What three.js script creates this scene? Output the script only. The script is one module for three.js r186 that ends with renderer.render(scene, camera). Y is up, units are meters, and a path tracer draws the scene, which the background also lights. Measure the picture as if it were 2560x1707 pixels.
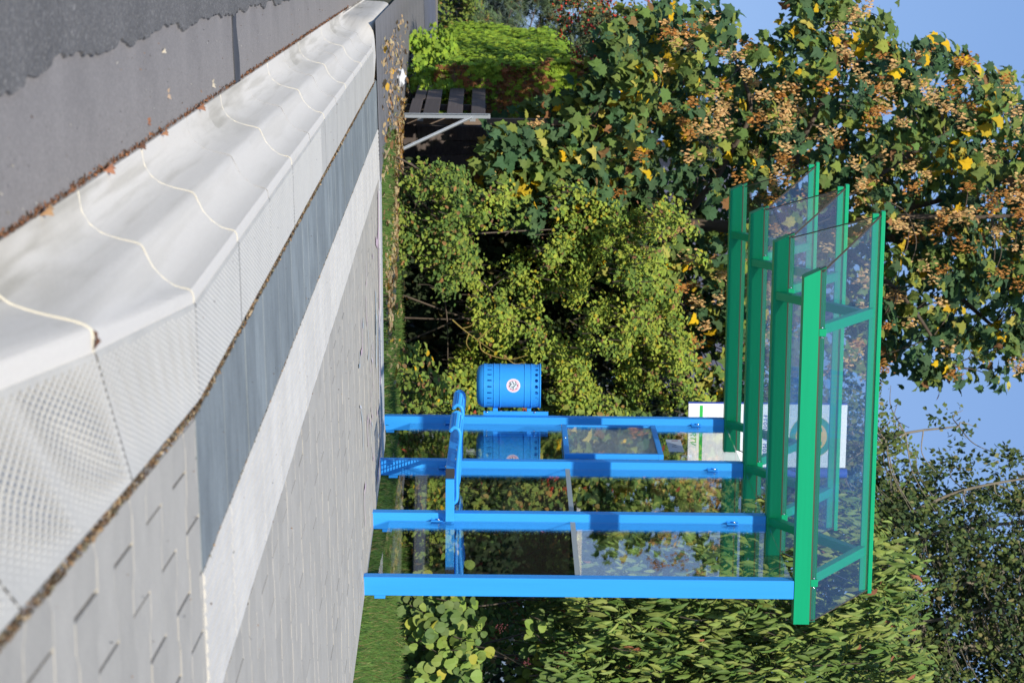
import * as THREE from 'three';
import { mergeGeometries, toCreasedNormals } from 'three/addons/utils/BufferGeometryUtils.js';
import { RoundedBoxGeometry } from 'three/addons/geometries/RoundedBoxGeometry.js';
import { TessellateModifier } from 'three/addons/modifiers/TessellateModifier.js';

// ------------------------------------------------------------------ camera, sky, sun, exposure
// x to the right of the street, y up, -z along the street. F below is the distance along the street (F = -z).
const scene = new THREE.Scene();
const renderer = new THREE.WebGLRenderer({ antialias: true });
renderer.setSize(1024, 682);
renderer.toneMapping = THREE.LinearToneMapping;
renderer.toneMappingExposure = 1.12;
renderer.shadowMap.enabled = true;

const camera = new THREE.PerspectiveCamera(16.98, 1024 / 682, 0.1, 600);
const YAW = THREE.MathUtils.degToRad(10), ROLL = 0.0095, EYE = 0.575;
{
  // the photograph was taken with the camera turned on its side: up in the place points to the right of the frame
  const right = new THREE.Vector3(Math.cos(YAW), 0, Math.sin(YAW)), dir = new THREE.Vector3(Math.sin(YAW), 0, -Math.cos(YAW));
  camera.position.set(0, EYE, 0);
  camera.up.copy(right).negate().add(new THREE.Vector3(0, -ROLL, 0)).normalize();
  camera.lookAt(camera.position.clone().add(dir));
  camera.focus = 12; camera.userData.fStop = 8;
}
const SUN_EL = THREE.MathUtils.degToRad(36), SUN_AZ = THREE.MathUtils.degToRad(15);
const SUN = new THREE.Vector3(-Math.sin(SUN_AZ) * Math.cos(SUN_EL), Math.sin(SUN_EL), Math.cos(SUN_AZ) * Math.cos(SUN_EL));
const sun = new THREE.DirectionalLight(new THREE.Color().setRGB(1, 0.94, 0.83), 4.5);
sun.position.copy(SUN).multiplyScalar(60).add(new THREE.Vector3(3, 0, -14));
sun.target.position.set(3, 0, -14);
sun.castShadow = true; sun.shadow.mapSize.set(4096, 4096);
Object.assign(sun.shadow.camera, { left: -22, right: 22, top: 22, bottom: -22, near: 1, far: 140 });
scene.add(sun, sun.target);
{
  const W = 512, H = 256, data = new Float32Array(W * H * 4);
  const zen = [0.075, 0.155, 0.39], mid = [0.225, 0.415, 0.80], hor = [0.42, 0.60, 0.90];
  for (let j = 0; j < H; j++) {
    const el = ((j + 0.5) / H - 0.5) * Math.PI, s = Math.sin(el);
    for (let i = 0; i < W; i++) {
      const o = (j * W + i) * 4;
      for (let c = 0; c < 3; c++) {
        let v;
        if (s < 0) v = [0.16, 0.17, 0.16][c];
        else { const a = Math.exp(-s * 7), b = Math.exp(-s * 1.4); v = zen[c] + (mid[c] - zen[c]) * b + (hor[c] - mid[c]) * a * 0.8; }
        data[o + c] = v;
      }
      data[o + 3] = 1;
    }
  }
  const t = new THREE.DataTexture(data, W, H, THREE.RGBAFormat, THREE.FloatType);
  t.mapping = THREE.EquirectangularReflectionMapping; t.magFilter = t.minFilter = THREE.LinearFilter; t.wrapS = THREE.RepeatWrapping; t.needsUpdate = true;
  scene.background = t; scene.environment = t; scene.environmentIntensity = 1; scene.backgroundIntensity = 1;
}

// ------------------------------------------------------------------ helpers
function rng(seed) { let a = seed >>> 0; return () => { a |= 0; a = a + 0x6D2B79F5 | 0; let t = Math.imul(a ^ a >>> 15, 1 | a); t = t + Math.imul(t ^ t >>> 7, 61 | t) ^ t; return ((t ^ t >>> 14) >>> 0) / 4294967296; }; }
const V = (x, y, z) => new THREE.Vector3(x, y, z);
const lerp = (a, b, t) => a + (b - a) * t, clamp = (x, a = 0, b = 1) => Math.min(b, Math.max(a, x));
const smooth = (a, b, x) => { const t = clamp((x - a) / (b - a)); return t * t * (3 - 2 * t); };
const gauss = (R) => (R() + R() + R() + R() - 2) * 0.87;
const gy = (X, F) => 0.03 * X - 0.027 * F;                                   // the raised bus platform: falls along the street and towards the kerb
function terrain(X, F) {
  const x = clamp(X, -6, 9), f = clamp(F, -8, 200), ff = f < 26 ? f : 26 + 8 * (1 - Math.exp(-(f - 26) / 8));
  return 0.03 * x - 0.027 * ff;
}
const names = new Map();
function numbered(n) { const k = names.get(n) ?? 0; names.set(n, k + 1); return k ? `${n}_${String(k).padStart(3, '0')}` : n; }
function tag(o, label, category, group, kind) { if (label) o.userData.label = label; if (category) o.userData.category = category; if (group) o.userData.group = group; if (kind) o.userData.kind = kind; return o; }
function thing(name, label, category, p = [0, 0, 0], group, kind) { const o = new THREE.Group(); o.name = numbered(name); o.position.set(...p); scene.add(o); return tag(o, label, category, group, kind); }
function part(name, geo, mat, parent, label, kind) {
  const g = Array.isArray(geo) ? merge(geo) : geo, m = new THREE.Mesh(g, mat);
  m.name = name; m.castShadow = m.receiveShadow = true; parent.add(m);
  if (label) m.userData.label = label; if (kind) m.userData.kind = kind;
  if (parent === scene) m.name = numbered(name);
  return m;
}
function merge(list) {
  const l = list.map((g) => { const h = g.index ? g.toNonIndexed() : g; for (const k of Object.keys(h.attributes)) if (!['position', 'normal', 'uv'].includes(k)) h.deleteAttribute(k); if (!h.attributes.normal) h.computeVertexNormals(); if (!h.attributes.uv) h.setAttribute('uv', new THREE.Float32BufferAttribute(new Float32Array(h.attributes.position.count * 2), 2)); return h; });
  return l.length === 1 ? l[0] : mergeGeometries(l);
}
function box(x0, x1, y0, y1, z0, z1, r = 0) {
  const w = Math.abs(x1 - x0), h = Math.abs(y1 - y0), d = Math.abs(z1 - z0);
  const g = r ? new RoundedBoxGeometry(w, h, d, 2, Math.min(r, w / 2.01, h / 2.01, d / 2.01)) : new THREE.BoxGeometry(w, h, d);
  return g.translate((x0 + x1) / 2, (y0 + y1) / 2, (z0 + z1) / 2);
}
function rod(a, b, r0, r1 = r0, n = 8) {
  const d = b.clone().sub(a), g = new THREE.CylinderGeometry(r1, r0, d.length(), n, 1);
  g.applyQuaternion(new THREE.Quaternion().setFromUnitVectors(V(0, 1, 0), d.clone().normalize()));
  return g.translate((a.x + b.x) / 2, (a.y + b.y) / 2, (a.z + b.z) / 2);
}
function bar(a, b, w, h, r = 0.003) {                                          // box of section w (level) x h, from a to b
  const d = b.clone().sub(a), L = d.length(), g = new RoundedBoxGeometry(w, h, L, 1, r), m = new THREE.Matrix4();
  m.lookAt(b, a, V(0, 1, 0)); g.applyMatrix4(m);
  return g.translate((a.x + b.x) / 2, (a.y + b.y) / 2, (a.z + b.z) / 2);
}
function tube(pts, r, seg = pts.length * 4, n = 7, closed = false) { return new THREE.TubeGeometry(new THREE.CatmullRomCurve3(pts, closed, 'centripetal'), seg, r, n, closed); }
function limb(pts, r0, r1, n = 7) {                                            // tapered bent branch
  const c = new THREE.CatmullRomCurve3(pts, false, 'centripetal'), seg = pts.length * 4, g = new THREE.TubeGeometry(c, seg, 1, n), p = g.attributes.position, q = V();
  for (let i = 0; i <= seg; i++) { c.getPointAt(i / seg, q); const r = lerp(r0, r1, i / seg); for (let j = 0; j <= n; j++) { const k = i * (n + 1) + j; p.setXYZ(k, q.x + (p.getX(k) - q.x) * r, q.y + (p.getY(k) - q.y) * r, q.z + (p.getZ(k) - q.z) * r); } }
  return g;
}
function prism(poly, top, bottom, bevel = 0) {                                 // convex or simple polygon of [X, F] -> solid from bottom to top; heights may be functions of (X, F)
  const T = typeof top === 'function' ? top : () => top, pos = [], n = poly.length;
  const c = poly.reduce((s, p) => [s[0] + p[0] / n, s[1] + p[1] / n], [0, 0]);
  let area = 0; for (let i = 0; i < n; i++) { const a = poly[i], b = poly[(i + 1) % n]; area += a[0] * b[1] - b[0] * a[1]; }
  const P = area < 0 ? poly.slice().reverse() : poly;
  const inner = P.map(([x, f], i) => { const a = P[(i + n - 1) % n], b = P[(i + 1) % n], l0 = Math.hypot(x - a[0], f - a[1]) || 1, l1 = Math.hypot(b[0] - x, b[1] - f) || 1, nx = -(f - a[1]) / l0 - (b[1] - f) / l1, nf = (x - a[0]) / l0 + (b[0] - x) / l1, q = Math.max(0.5, (nx * nx + nf * nf) / 2); return [x + nx / q * bevel, f + nf / q * bevel]; });
  const pt = (p, dy) => [p[0], T(p[0], p[1]) + dy, -p[1]];
  const tri = THREE.ShapeUtils.triangulateShape(inner.map((p) => new THREE.Vector2(p[0], p[1])), []);
  for (const t of tri) for (const k of [t[0], t[1], t[2]]) pos.push(...pt(inner[k], 0));
  for (let i = 0; i < n; i++) {
    const j = (i + 1) % n;
    if (bevel) { const a = pt(P[i], -bevel), b = pt(P[j], -bevel), d = pt(inner[i], 0), e = pt(inner[j], 0); pos.push(...a, ...b, ...e, ...a, ...e, ...d); }
    const a = pt(P[i], -bevel), b = pt(P[j], -bevel), e = pt(P[j], bottom), d = pt(P[i], bottom);
    pos.push(...d, ...e, ...b, ...d, ...b, ...a);
  }
  const g = new THREE.BufferGeometry(); g.setAttribute('position', new THREE.Float32BufferAttribute(pos, 3)); g.computeVertexNormals(); return planar(g);
}
function planar(g, ax = 'xz') { const p = g.attributes.position, uv = new Float32Array(p.count * 2); for (let i = 0; i < p.count; i++) { uv[i * 2] = ax[0] === 'x' ? p.getX(i) : p.getZ(i); uv[i * 2 + 1] = ax[1] === 'z' ? p.getZ(i) : p.getY(i); } g.setAttribute('uv', new THREE.BufferAttribute(uv, 2)); return g; }
function clip(poly, a, b, c) {                                                 // keep a*X + b*F <= c
  const out = [];
  for (let i = 0; i < poly.length; i++) {
    const p = poly[i], q = poly[(i + 1) % poly.length], dp = a * p[0] + b * p[1] - c, dq = a * q[0] + b * q[1] - c;
    if (dp <= 0) out.push(p);
    if (dp < 0 && dq > 0 || dp > 0 && dq < 0) { const t = dp / (dp - dq); out.push([lerp(p[0], q[0], t), lerp(p[1], q[1], t)]); }
  }
  return out;
}
function sheet(fn, nx, nf, u0, u1, v0, v1) {                                   // surface of points fn(u, v) -> [X, Y, F]
  const pos = [], uv = [], idx = [];
  for (let j = 0; j <= nf; j++) for (let i = 0; i <= nx; i++) { const p = fn(lerp(u0, u1, i / nx), lerp(v0, v1, j / nf)); pos.push(p[0], p[1], -p[2]); uv.push(p[0], -p[2]); }
  for (let j = 0; j < nf; j++) for (let i = 0; i < nx; i++) { const a = j * (nx + 1) + i, b = a + 1, c = a + nx + 1, d = c + 1; idx.push(a, b, d, a, d, c); }
  const g = new THREE.BufferGeometry(); g.setAttribute('position', new THREE.Float32BufferAttribute(pos, 3)); g.setAttribute('uv', new THREE.Float32BufferAttribute(uv, 2)); g.setIndex(idx); g.computeVertexNormals(); return g;
}

// ------------------------------------------------------------------ textures
function lattice(n, seed) { const R = rng(seed), a = new Float32Array(n * n); for (let i = 0; i < a.length; i++) a[i] = R(); return (x, y) => { const xi = Math.floor(x), yi = Math.floor(y), fx = x - xi, fy = y - yi, u = fx * fx * (3 - 2 * fx), v = fy * fy * (3 - 2 * fy), m = (k) => ((k % n) + n) % n; const g = (i, j) => a[m(j) * n + m(i)]; return lerp(lerp(g(xi, yi), g(xi + 1, yi), u), lerp(g(xi, yi + 1), g(xi + 1, yi + 1), u), v); }; }
function fbm(seed, base, oct, sx = 1, sy = 1) { const L = []; for (let o = 0; o < oct; o++) L.push(lattice(base * 2 ** o * Math.max(sx, sy), seed + o * 17)); return (u, v) => { let s = 0, a = 0.5, t = 0; for (let o = 0; o < oct; o++) { const k = base * 2 ** o; s += a * L[o](u * k * sx, v * k * sy); t += a; a *= 0.55; } return s / t; }; }
const toS = (c) => clamp(c <= 0.0031308 ? c * 12.92 : 1.055 * Math.pow(c, 1 / 2.4) - 0.055);
function tex(n, fn, metres, color = true, m = n) {
  const d = new Uint8Array(n * m * 4);
  for (let j = 0; j < m; j++) for (let i = 0; i < n; i++) { const c = fn((i + 0.5) / n, (j + 0.5) / m), o = (j * n + i) * 4; for (let k = 0; k < 3; k++) d[o + k] = 255 * (color ? toS(Array.isArray(c) ? c[k] : c) : clamp(Array.isArray(c) ? c[k] : c)); d[o + 3] = 255; }
  const t = new THREE.DataTexture(d, n, m, THREE.RGBAFormat); t.wrapS = t.wrapT = THREE.RepeatWrapping; t.magFilter = THREE.LinearFilter; t.minFilter = THREE.LinearFilter;
  if (color) t.colorSpace = THREE.SRGBColorSpace;
  const [mx, my] = Array.isArray(metres) ? metres : [metres, metres]; t.repeat.set(1 / mx, 1 / my); t.needsUpdate = true; return t;
}
const grain = (rgb, amp, seed, fine = 96, coarse = 5) => { const a = fbm(seed, coarse, 5), b = lattice(512, seed + 3), c = lattice(fine, seed + 5); return (u, v) => { const s = 1 + amp * ((a(u, v) - 0.5) * 1.6 + (b(u * 512, v * 512) - 0.5) * 0.7 + (c(u * fine, v * fine) - 0.5) * 0.4); return rgb.map((x) => x * s); }; };
const std = (o) => new THREE.MeshStandardMaterial({ roughness: 0.85, ...o });
const rgb = (r, g, b) => new THREE.Color().setRGB(r, g, b);
const M = {};
{
  const conc = grain([0.50, 0.49, 0.465], 0.22, 11), bump = fbm(12, 40, 3), bumpTex = tex(256, (u, v) => bump(u, v), 0.25, false);
  M.conc = std({ map: tex(512, conc, 0.7), bumpMap: bumpTex, bumpScale: 0.0012, roughness: 0.9 });
  M.block = [0.98, 1.03, 0.94, 1.0].map((k, i) => std({ map: tex(256, grain([0.44 * k, 0.405 * k, 0.335 * k], 0.13, 30 + i), 0.4), bumpMap: bumpTex, bumpScale: 0.0014, roughness: 0.92 }));
  M.dark = [1, 0.9, 1.1].map((k, i) => { const st = fbm(60 + i, 3, 4, 1, 9), g = grain([0.222 * k, 0.243 * k, 0.232 * k], 0.3, 40 + i); return std({ map: tex(256, (u, v) => { const s = 0.85 + 0.35 * st(u, v); return g(u, v).map((x) => x * s); }, 0.5), bumpMap: bumpTex, bumpScale: 0.001, roughness: 0.8 }); });
  const ws = fbm(70, 3, 4, 12, 1);
  M.white = [1, 0.95].map((k, i) => { const g = grain([0.70 * k, 0.655 * k, 0.565 * k], 0.10, 50 + i); return std({ map: tex(256, (u, v) => { const s = 0.93 + 0.13 * ws(u, v); return g(u, v).map((x) => x * s); }, 0.6), bumpMap: bumpTex, bumpScale: 0.001, roughness: 0.85 }); });
  const ks = fbm(80, 4, 5, 1, 1), kl = fbm(82, 4, 4, 1, 5), kd = lattice(256, 84);
  // kerb: u runs up the profile, v along the street; rubber scuffs and silt lie where the wheels run
  M.kerb = std({ map: tex(512, (u, v) => { const low = smooth(0.10, 0.30, u) * smooth(0.62, 0.36, u), dirt = (smooth(0.45, 0.75, kl(v, u)) * 0.20 + smooth(0.50, 0.76, ks(u, v)) * 0.20) * (0.35 + 0.65 * low), s = 1.02 - dirt + (kd(u * 256, v * 256) - 0.5) * 0.05; return [0.725 * s, 0.67 * s * (1 - dirt * 0.05), 0.57 * s * (1 - dirt * 0.25)]; }, [0.7, 3.7]), bumpMap: tex(256, (u, v) => kd(u * 128, v * 128), 0.3, false), bumpScale: 0.0005, roughness: 0.66 });
  const kg = grain([0.60, 0.56, 0.47], 0.14, 90);
  M.tread = std({ map: tex(512, kg, 0.8), bumpMap: bumpTex, bumpScale: 0.0008, roughness: 0.55 });
  M.bead = std({ color: rgb(0.66, 0.61, 0.48), roughness: 0.6 }); M.joint = std({ color: rgb(0.42, 0.40, 0.36), roughness: 0.8 });
  M.knob = std({ color: rgb(0.68, 0.64, 0.55), roughness: 0.5 });
  M.sand = std({ map: tex(256, grain([0.52, 0.48, 0.40], 0.2, 95), 0.3), roughness: 1 });
  M.soil = std({ map: tex(256, grain([0.10, 0.075, 0.045], 0.9, 96), 0.2), roughness: 1 });
  const asp = lattice(256, 101), asp2 = fbm(102, 4, 4), aspS = fbm(104, 6, 4, 1, 1), stoneT = lattice(200, 105);
  M.gutter = std({ map: tex(1024, (u, v) => { const s = 0.8 + 0.35 * asp2(u, v) + (asp(u * 256, v * 256) - 0.5) * 0.35; return [0.255 * s, 0.230 * s, 0.205 * s]; }, 1.1), bumpMap: tex(256, (u, v) => asp(u * 256, v * 256), 0.45, false), bumpScale: 0.0012, roughness: 0.92 });
  M.asphalt = std({ map: tex(1024, (u, v) => { const n = asp(u * 256, v * 256), k = stoneT(u * 200, v * 200), s = 0.55 + 0.5 * asp2(u, v) + 0.7 * smooth(0.55, 0.95, n) + (k > 0.86 ? 0.8 : 0); return [0.150 * s, 0.140 * s, 0.125 * s]; }, 1.3), bumpMap: tex(512, (u, v) => asp(u * 200, v * 200) * 0.7 + k3(u, v) * 0.3, 1.0, false), bumpScale: 0.006, roughness: 0.9 });
  function k3(u, v) { return stoneT(u * 100, v * 100); }
  M.tar = std({ map: tex(128, grain([0.055, 0.055, 0.058], 0.5, 110), 0.3), roughness: 0.8 });
  M.path = std({ map: tex(512, grain([0.185, 0.175, 0.165], 0.45, 112), 1.4), roughness: 0.95 });
  M.lane = std({ map: tex(256, grain([0.12, 0.125, 0.145], 0.3, 114), 2), roughness: 0.9 });
  const gr = fbm(116, 6, 4), gr2 = lattice(256, 118);
  M.earth = std({ map: tex(512, (u, v) => { const t = gr(u, v), n = 0.7 + 0.6 * gr2(u * 256, v * 256); return [lerp(0.035, 0.075, t) * n, lerp(0.055, 0.055, t) * n, lerp(0.02, 0.03, t) * n]; }, 2.2), roughness: 1 });
  const wood = fbm(120, 3, 4, 1, 14);
  M.wood = [1, 0.8, 1.2].map((k) => std({ map: tex(256, (u, v) => { const s = (0.5 + wood(u, v)) * k; return [0.105 * s, 0.082 * s, 0.072 * s]; }, [0.9, 0.4]), roughness: 0.85 }));
  M.oldwood = std({ map: tex(256, (u, v) => { const s = 0.5 + wood(v, u); return [0.20 * s, 0.15 * s, 0.115 * s]; }, [0.4, 0.9]), roughness: 0.9 });
  const bk = fbm(124, 4, 4, 8, 1);
  M.bark = std({ map: tex(256, (u, v) => { const s = 0.5 + bk(u, v); return [0.11 * s, 0.085 * s, 0.062 * s]; }, 1), roughness: 1 });
  M.palebark = std({ map: tex(256, (u, v) => { const s = 0.6 + 0.8 * bk(u, v); return [0.26 * s, 0.225 * s, 0.165 * s]; }, 1), roughness: 1 });
  const pn = fbm(130, 5, 4), pb = lattice(64, 131);
  const paint = (c, r) => new THREE.MeshPhysicalMaterial({ specularIntensity: 0.55, map: tex(256, (u, v) => { const s = 0.95 + 0.1 * pn(u, v); return c.map((x) => x * s); }, 0.8), roughness: r, bumpMap: tex(64, (u, v) => pb(u * 64, v * 64), 0.12, false), bumpScale: 0.0001 });
  M.blue = paint([0.035, 0.335, 0.86], 0.42);
  M.gutter_paint = paint([0.004, 0.15, 0.072], 0.5);
  M.green = paint([0.001, 0.345, 0.148], 0.40);
  M.glass = new THREE.MeshPhysicalMaterial({ color: rgb(0.94, 0.955, 0.955), transmission: 1, thickness: 0, roughness: 0, ior: 1.5 });
  M.roofglass = new THREE.MeshPhysicalMaterial({ color: rgb(0.95, 0.975, 0.98), transmission: 1, thickness: 0, roughness: 0.0, ior: 1.5 });
  M.frost = new THREE.MeshPhysicalMaterial({ color: rgb(0.40, 0.46, 0.45), transmission: 0.4, thickness: 0, roughness: 0.9 });
  M.chrome = std({ color: rgb(0.75, 0.75, 0.75), metalness: 1, roughness: 0.18 });
  M.steel = std({ color: rgb(0.42, 0.46, 0.50), metalness: 0.75, roughness: 0.45 });
  M.rubber = std({ color: rgb(0.075, 0.062, 0.045), roughness: 0.8 });
  M.black = std({ color: rgb(0.02, 0.02, 0.022), roughness: 0.6 });
  M.grey = std({ color: rgb(0.74, 0.75, 0.75), roughness: 0.7 });
  M.paper = std({ color: rgb(0.72, 0.72, 0.72), roughness: 0.8 });
}
// ------------------------------------------------------------------ ground, road, kerb, pavement
const FEND = (X) => 17.75 - 0.57 * X;                                          // slanted far end of the platform
{
  const xs = [-60, -30, -12, -6, -3, -1, 0.2, 0.56, 0.6, 0.8, 1, 1.3, 1.5, 2, 2.5, 3, 3.6, 4, 4.5, 5, 6, 7, 8, 9, 12, 20, 40, 80], fs = [-10, 0, 3, 6, 9, 12, 14, 15.5, 16, 16.6, 17, 17.15, 18, 19, 20, 21, 22, 23, 24, 25, 26, 27, 28, 30, 32, 34, 36, 38, 40, 42, 46, 55, 80, 120, 200, 300];
  const n = lattice(64, 5);
  const g = sheet((i, j) => { const X = xs[Math.round(i)], F = fs[Math.round(j)]; return [X, terrain(X, F) - (X < 0.58 || (X < 1.2 && F < 17.1) ? 0.33 : X < 3.63 && F < 16 ? 0.1 : 0.035) + (X > 4 && F > 8 ? 0.05 * (n(X * 1.3, F * 1.3) - 0.5) : 0), F]; }, xs.length - 1, fs.length - 1, 0, xs.length - 1, 0, fs.length - 1);
  tag(part('ground', g, M.earth, scene), 'dark earth ground under the bushes behind the bus stop', null, null, 'structure');
  const road = sheet((X, F) => [X, terrain(X, F) - 0.24, F], 8, 60, -9, 0.56, -6, 60);
  tag(part('road', road, M.gutter, scene), 'smooth grey road surface along the kerb', null, null, 'structure');
  // rough newer asphalt, laid a finger thick with a ragged edge
  const e1 = lattice(256, 7), e2 = lattice(256, 9), edge = (F) => 0.258 + 0.008 * Math.max(0, F - 6) + (e1(F * 4.5, 1) - 0.5) * 0.03 + (e2(F * 26, 2) - 0.5) * 0.016 + (F < 4.28 ? 0.022 : 0);
  const top = (X, F) => terrain(X, F) - 0.232, NF = 1600, a = sheet((t, F) => { const X = lerp(-9, edge(F), Math.pow(t, 0.12)); return [X, top(X, F), F]; }, 10, NF, 0, 1, -4, 44);
  const skirt = sheet((t, F) => { const X = edge(F); return [X + t * 0.004, top(X, F) - t * 0.012, F]; }, 1, NF, 0, 1, -4, 44);
  tag(part('asphalt', [a, skirt], M.asphalt, scene), 'rough dark asphalt with a ragged edge', null, null, 'structure');
  const tw = [[0.262, 8.40], [0.40, 8.39], [0.575, 8.42], [0.575, 8.62], [0.44, 8.60], [0.33, 8.53], [0.275, 8.54]];
  tag(part('tar_stripe', prism(tw, (X, F) => terrain(X, F) - 0.236, -0.9), M.tar, scene), 'dark tar stripe across the smooth road edge', 'tar stripe');
  const path = sheet((u, F) => { const X = lerp(0.585, 1.74 + 0.12 * Math.sin(F * 0.9) - (F < 19 ? 0.1 : 0), u); return [X, terrain(X, F) + 0.006, F]; }, 8, 60, 0, 1, 16.4, 35);
  tag(part('footpath', path, M.path, scene), 'grey footpath with fallen leaves beyond the platform', null, null, 'structure');
  const lane = sheet((X, F) => [X, terrain(X, F) + 0.01, F], 24, 8, -9, 14, 35, 41);
  tag(part('side_road', lane, M.lane, scene), 'dark blue grey side road beyond the footpath', null, null, 'structure');
  const sk = thing('side_road_kerb', 'pale kerb along the far side of the side road', null, [0, 0, 0], null, 'structure');
  for (let i = 4; i < 14; i++) part('kerb_stone', box(-4 + i, -3.01 + i, -1.1, terrain(-3.5 + i, 41) + 0.035, -41.14, -41.02, 0.01), M.path, sk);
}
// kerb: 1 m stones with a hollow face that guides the wheels; the first ones bend away and sink
const J1 = [[-.237, -.241], [-.194, -.234], [-.165, -.216], [-.147, -.191], [-.135, -.155], [-.128, -.123], [-.122, -.109], [-.101, -.098], [-.077, -.086], [-.052, -.063], [-.035, -.038], [-.026, -.006], [-.016, 0.000], [0, .001], [.215, 0]];
const J0 = [[.535, -.327], [.578, -.318], [.601, -.290], [.614, -.272], [.624, -.245], [.631, -.220], [.643, -.166], [.649, -.148], [.653, -.141], [.656, -.137], [.660, -.135], [.664, -.134], [.668, -.133], [.694, -.133], [.922, gy(.922, 3.8)]];
const FLAT = [[.535, -.24], [.55, -.24], [.56, -.235], [.562, -.22], [.564, -.18], [.566, -.14], [.568, -.10], [.572, -.06], [.58, -.035], [.59, -.025], [.60, -.02], [.62, -.016], [.66, -.01], [.70, -.005], [.76, .002]];
function kerbProfile(F) {
  if (F >= 16.75) return FLAT.map(([x, y]) => [x, y + gy(x, F)]);
  const std1 = (f) => J1.map(([x, y]) => [0.772 + x, gy(0.772, f) + y + (x > 0.1 ? 0.03 * x : 0)]);
  if (F >= 4.82) { const s = std1(F), t = smooth(15.85, 16.75, F); return t ? s.map((p, i) => [lerp(p[0], FLAT[i][0], t), lerp(p[1], FLAT[i][1] + gy(FLAT[i][0], F), t)]) : s; }
  if (F >= 3.8) { const s = std1(4.82), t = (4.82 - F) / 1.02; return s.map((p, i) => [lerp(p[0], J0[i][0], t), lerp(p[1], J0[i][1], t)]); }
  const d = 3.8 - F; return J0.map(([x, y], i) => { const X = x - 0.0727 * d * (i < 2 ? 0.4 : 1); return [X, i === 14 ? gy(X, F) : y - 0.08 * d * (i > 5 ? 1 : 0.7)]; });
}
{
  const kerb = thing('kerb', 'pale concrete bus stop kerb with hollow face and knobbed tread', null, [0, 0, 0], null, 'structure');
  const cuts = [0.8, 1.8, 2.8, 3.8]; for (let i = 0; i <= 11; i++) cuts.push(4.82 + i); cuts.push(16.75, 17.75, 18.75, 19.75, 20.75);
  for (let k = 0; k + 1 < cuts.length; k++) {
    const f0 = cuts[k] + 0.002, f1 = cuts[k + 1] - 0.002, n = k === 3 || k === 15 ? 8 : 2, pos = [], uv = [], idx = [];
    const P0 = kerbProfile(f0).length + 2;
    for (let j = 0; j <= n; j++) {
      const F = lerp(f0, f1, j / n), P = kerbProfile(F), low = Math.min(P[0][1], -0.3) - 0.2, all = [[P[0][0], low], ...P, [P[14][0], low]];
      let L = 0; all.forEach((p, i) => { if (i) L += Math.hypot(p[0] - all[i - 1][0], p[1] - all[i - 1][1]); pos.push(p[0], p[1], -F); uv.push(L, F); });
    }
    for (let j = 0; j < n; j++) for (let i = 0; i + 1 < P0; i++) { const a = j * P0 + i, b = a + 1, c = a + P0, d = c + 1; idx.push(a, d, b, a, c, d); }
    for (const j of [0, n]) { const o = j * P0; const t = THREE.ShapeUtils.triangulateShape(Array.from({ length: P0 }, (_, i) => new THREE.Vector2(pos[(o + i) * 3], pos[(o + i) * 3 + 1])), []); for (const q of t) idx.push(o + q[0], o + q[j ? 2 : 1], o + q[j ? 1 : 2]); }
    let g = new THREE.BufferGeometry(); g.setAttribute('position', new THREE.Float32BufferAttribute(pos, 3)); g.setAttribute('uv', new THREE.Float32BufferAttribute(uv, 2)); g.setIndex(idx);
    g = toCreasedNormals(g.toNonIndexed(), 0.75);
    const stone = part('kerb_stone', g, M.kerb, kerb);
    if (k < 15) {
      const t = sheet((u, F) => { const P = kerbProfile(F); return [lerp(P[13][0] + 0.004, P[14][0] - 0.004, u), lerp(P[13][1], P[14][1], u) + 0.004, F]; }, 1, n, 0, 1, f0 + 0.003, f1 - 0.003);
      const side = [0, 1].map((e) => sheet((u, F) => { const P = kerbProfile(F), p = P[13 + e]; return [p[0] + (e ? -0.004 : 0.004) * (1 - u), p[1] + 0.004 - 0.006 * u, F]; }, 1, n, 0, 1, f0 + 0.003, f1 - 0.003));
      part('tread_surface', [t, ...side], M.tread, stone);
    }
    const bright = [3, 4, 5, 7, 9, 11, 13].includes(k);
    if (k >= 3 && k <= 15) { const P = kerbProfile(cuts[k]), r = k === 3 ? 0.0032 : k < 6 ? 0.0018 : bright ? 0.0016 : 0.001; part('joint_seal', tube(P.slice(0, 14).map(([x, y]) => V(x - 0.0004, y + 0.0004, -cuts[k])), r, 60, 6), bright ? M.bead : M.joint, kerb); }
  }
}
{
  // low oblong studs on the tread
  const R = rng(19), kn = new THREE.SphereGeometry(1, 7, 4, 0, Math.PI * 2, 0, Math.PI / 2), L = [], kerb = scene.getObjectByName('kerb');
  for (let F = 2.3, r = 0; F < 9.5; F += 0.023, r++) { const P = kerbProfile(F), a = P[13][0] + 0.008 + 0.004, b = P[14][0] - 0.008; const fr = (F - 4.82) - Math.floor(F - 4.82); if (F > 4.7 && (fr < 0.008 || fr > 0.992)) continue; for (let x = b - (r % 2) * 0.0064; x > a; x -= 0.0128) { const t = (x - P[13][0]) / (P[14][0] - P[13][0]); L.push([x, lerp(P[13][1], P[14][1], t) + 0.0035, F]); } }
  const im = new THREE.InstancedMesh(kn, M.knob, L.length), m = new THREE.Matrix4(); L.forEach(([x, y, F], i) => { m.compose(V(x, y, -F), new THREE.Quaternion(), V(0.0034, 0.0020, 0.0090)); im.setMatrixAt(i, m); }); im.name = 'tread_studs'; im.userData.kind = 'stuff'; im.castShadow = im.receiveShadow = true; kerb.add(im);
}
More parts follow.
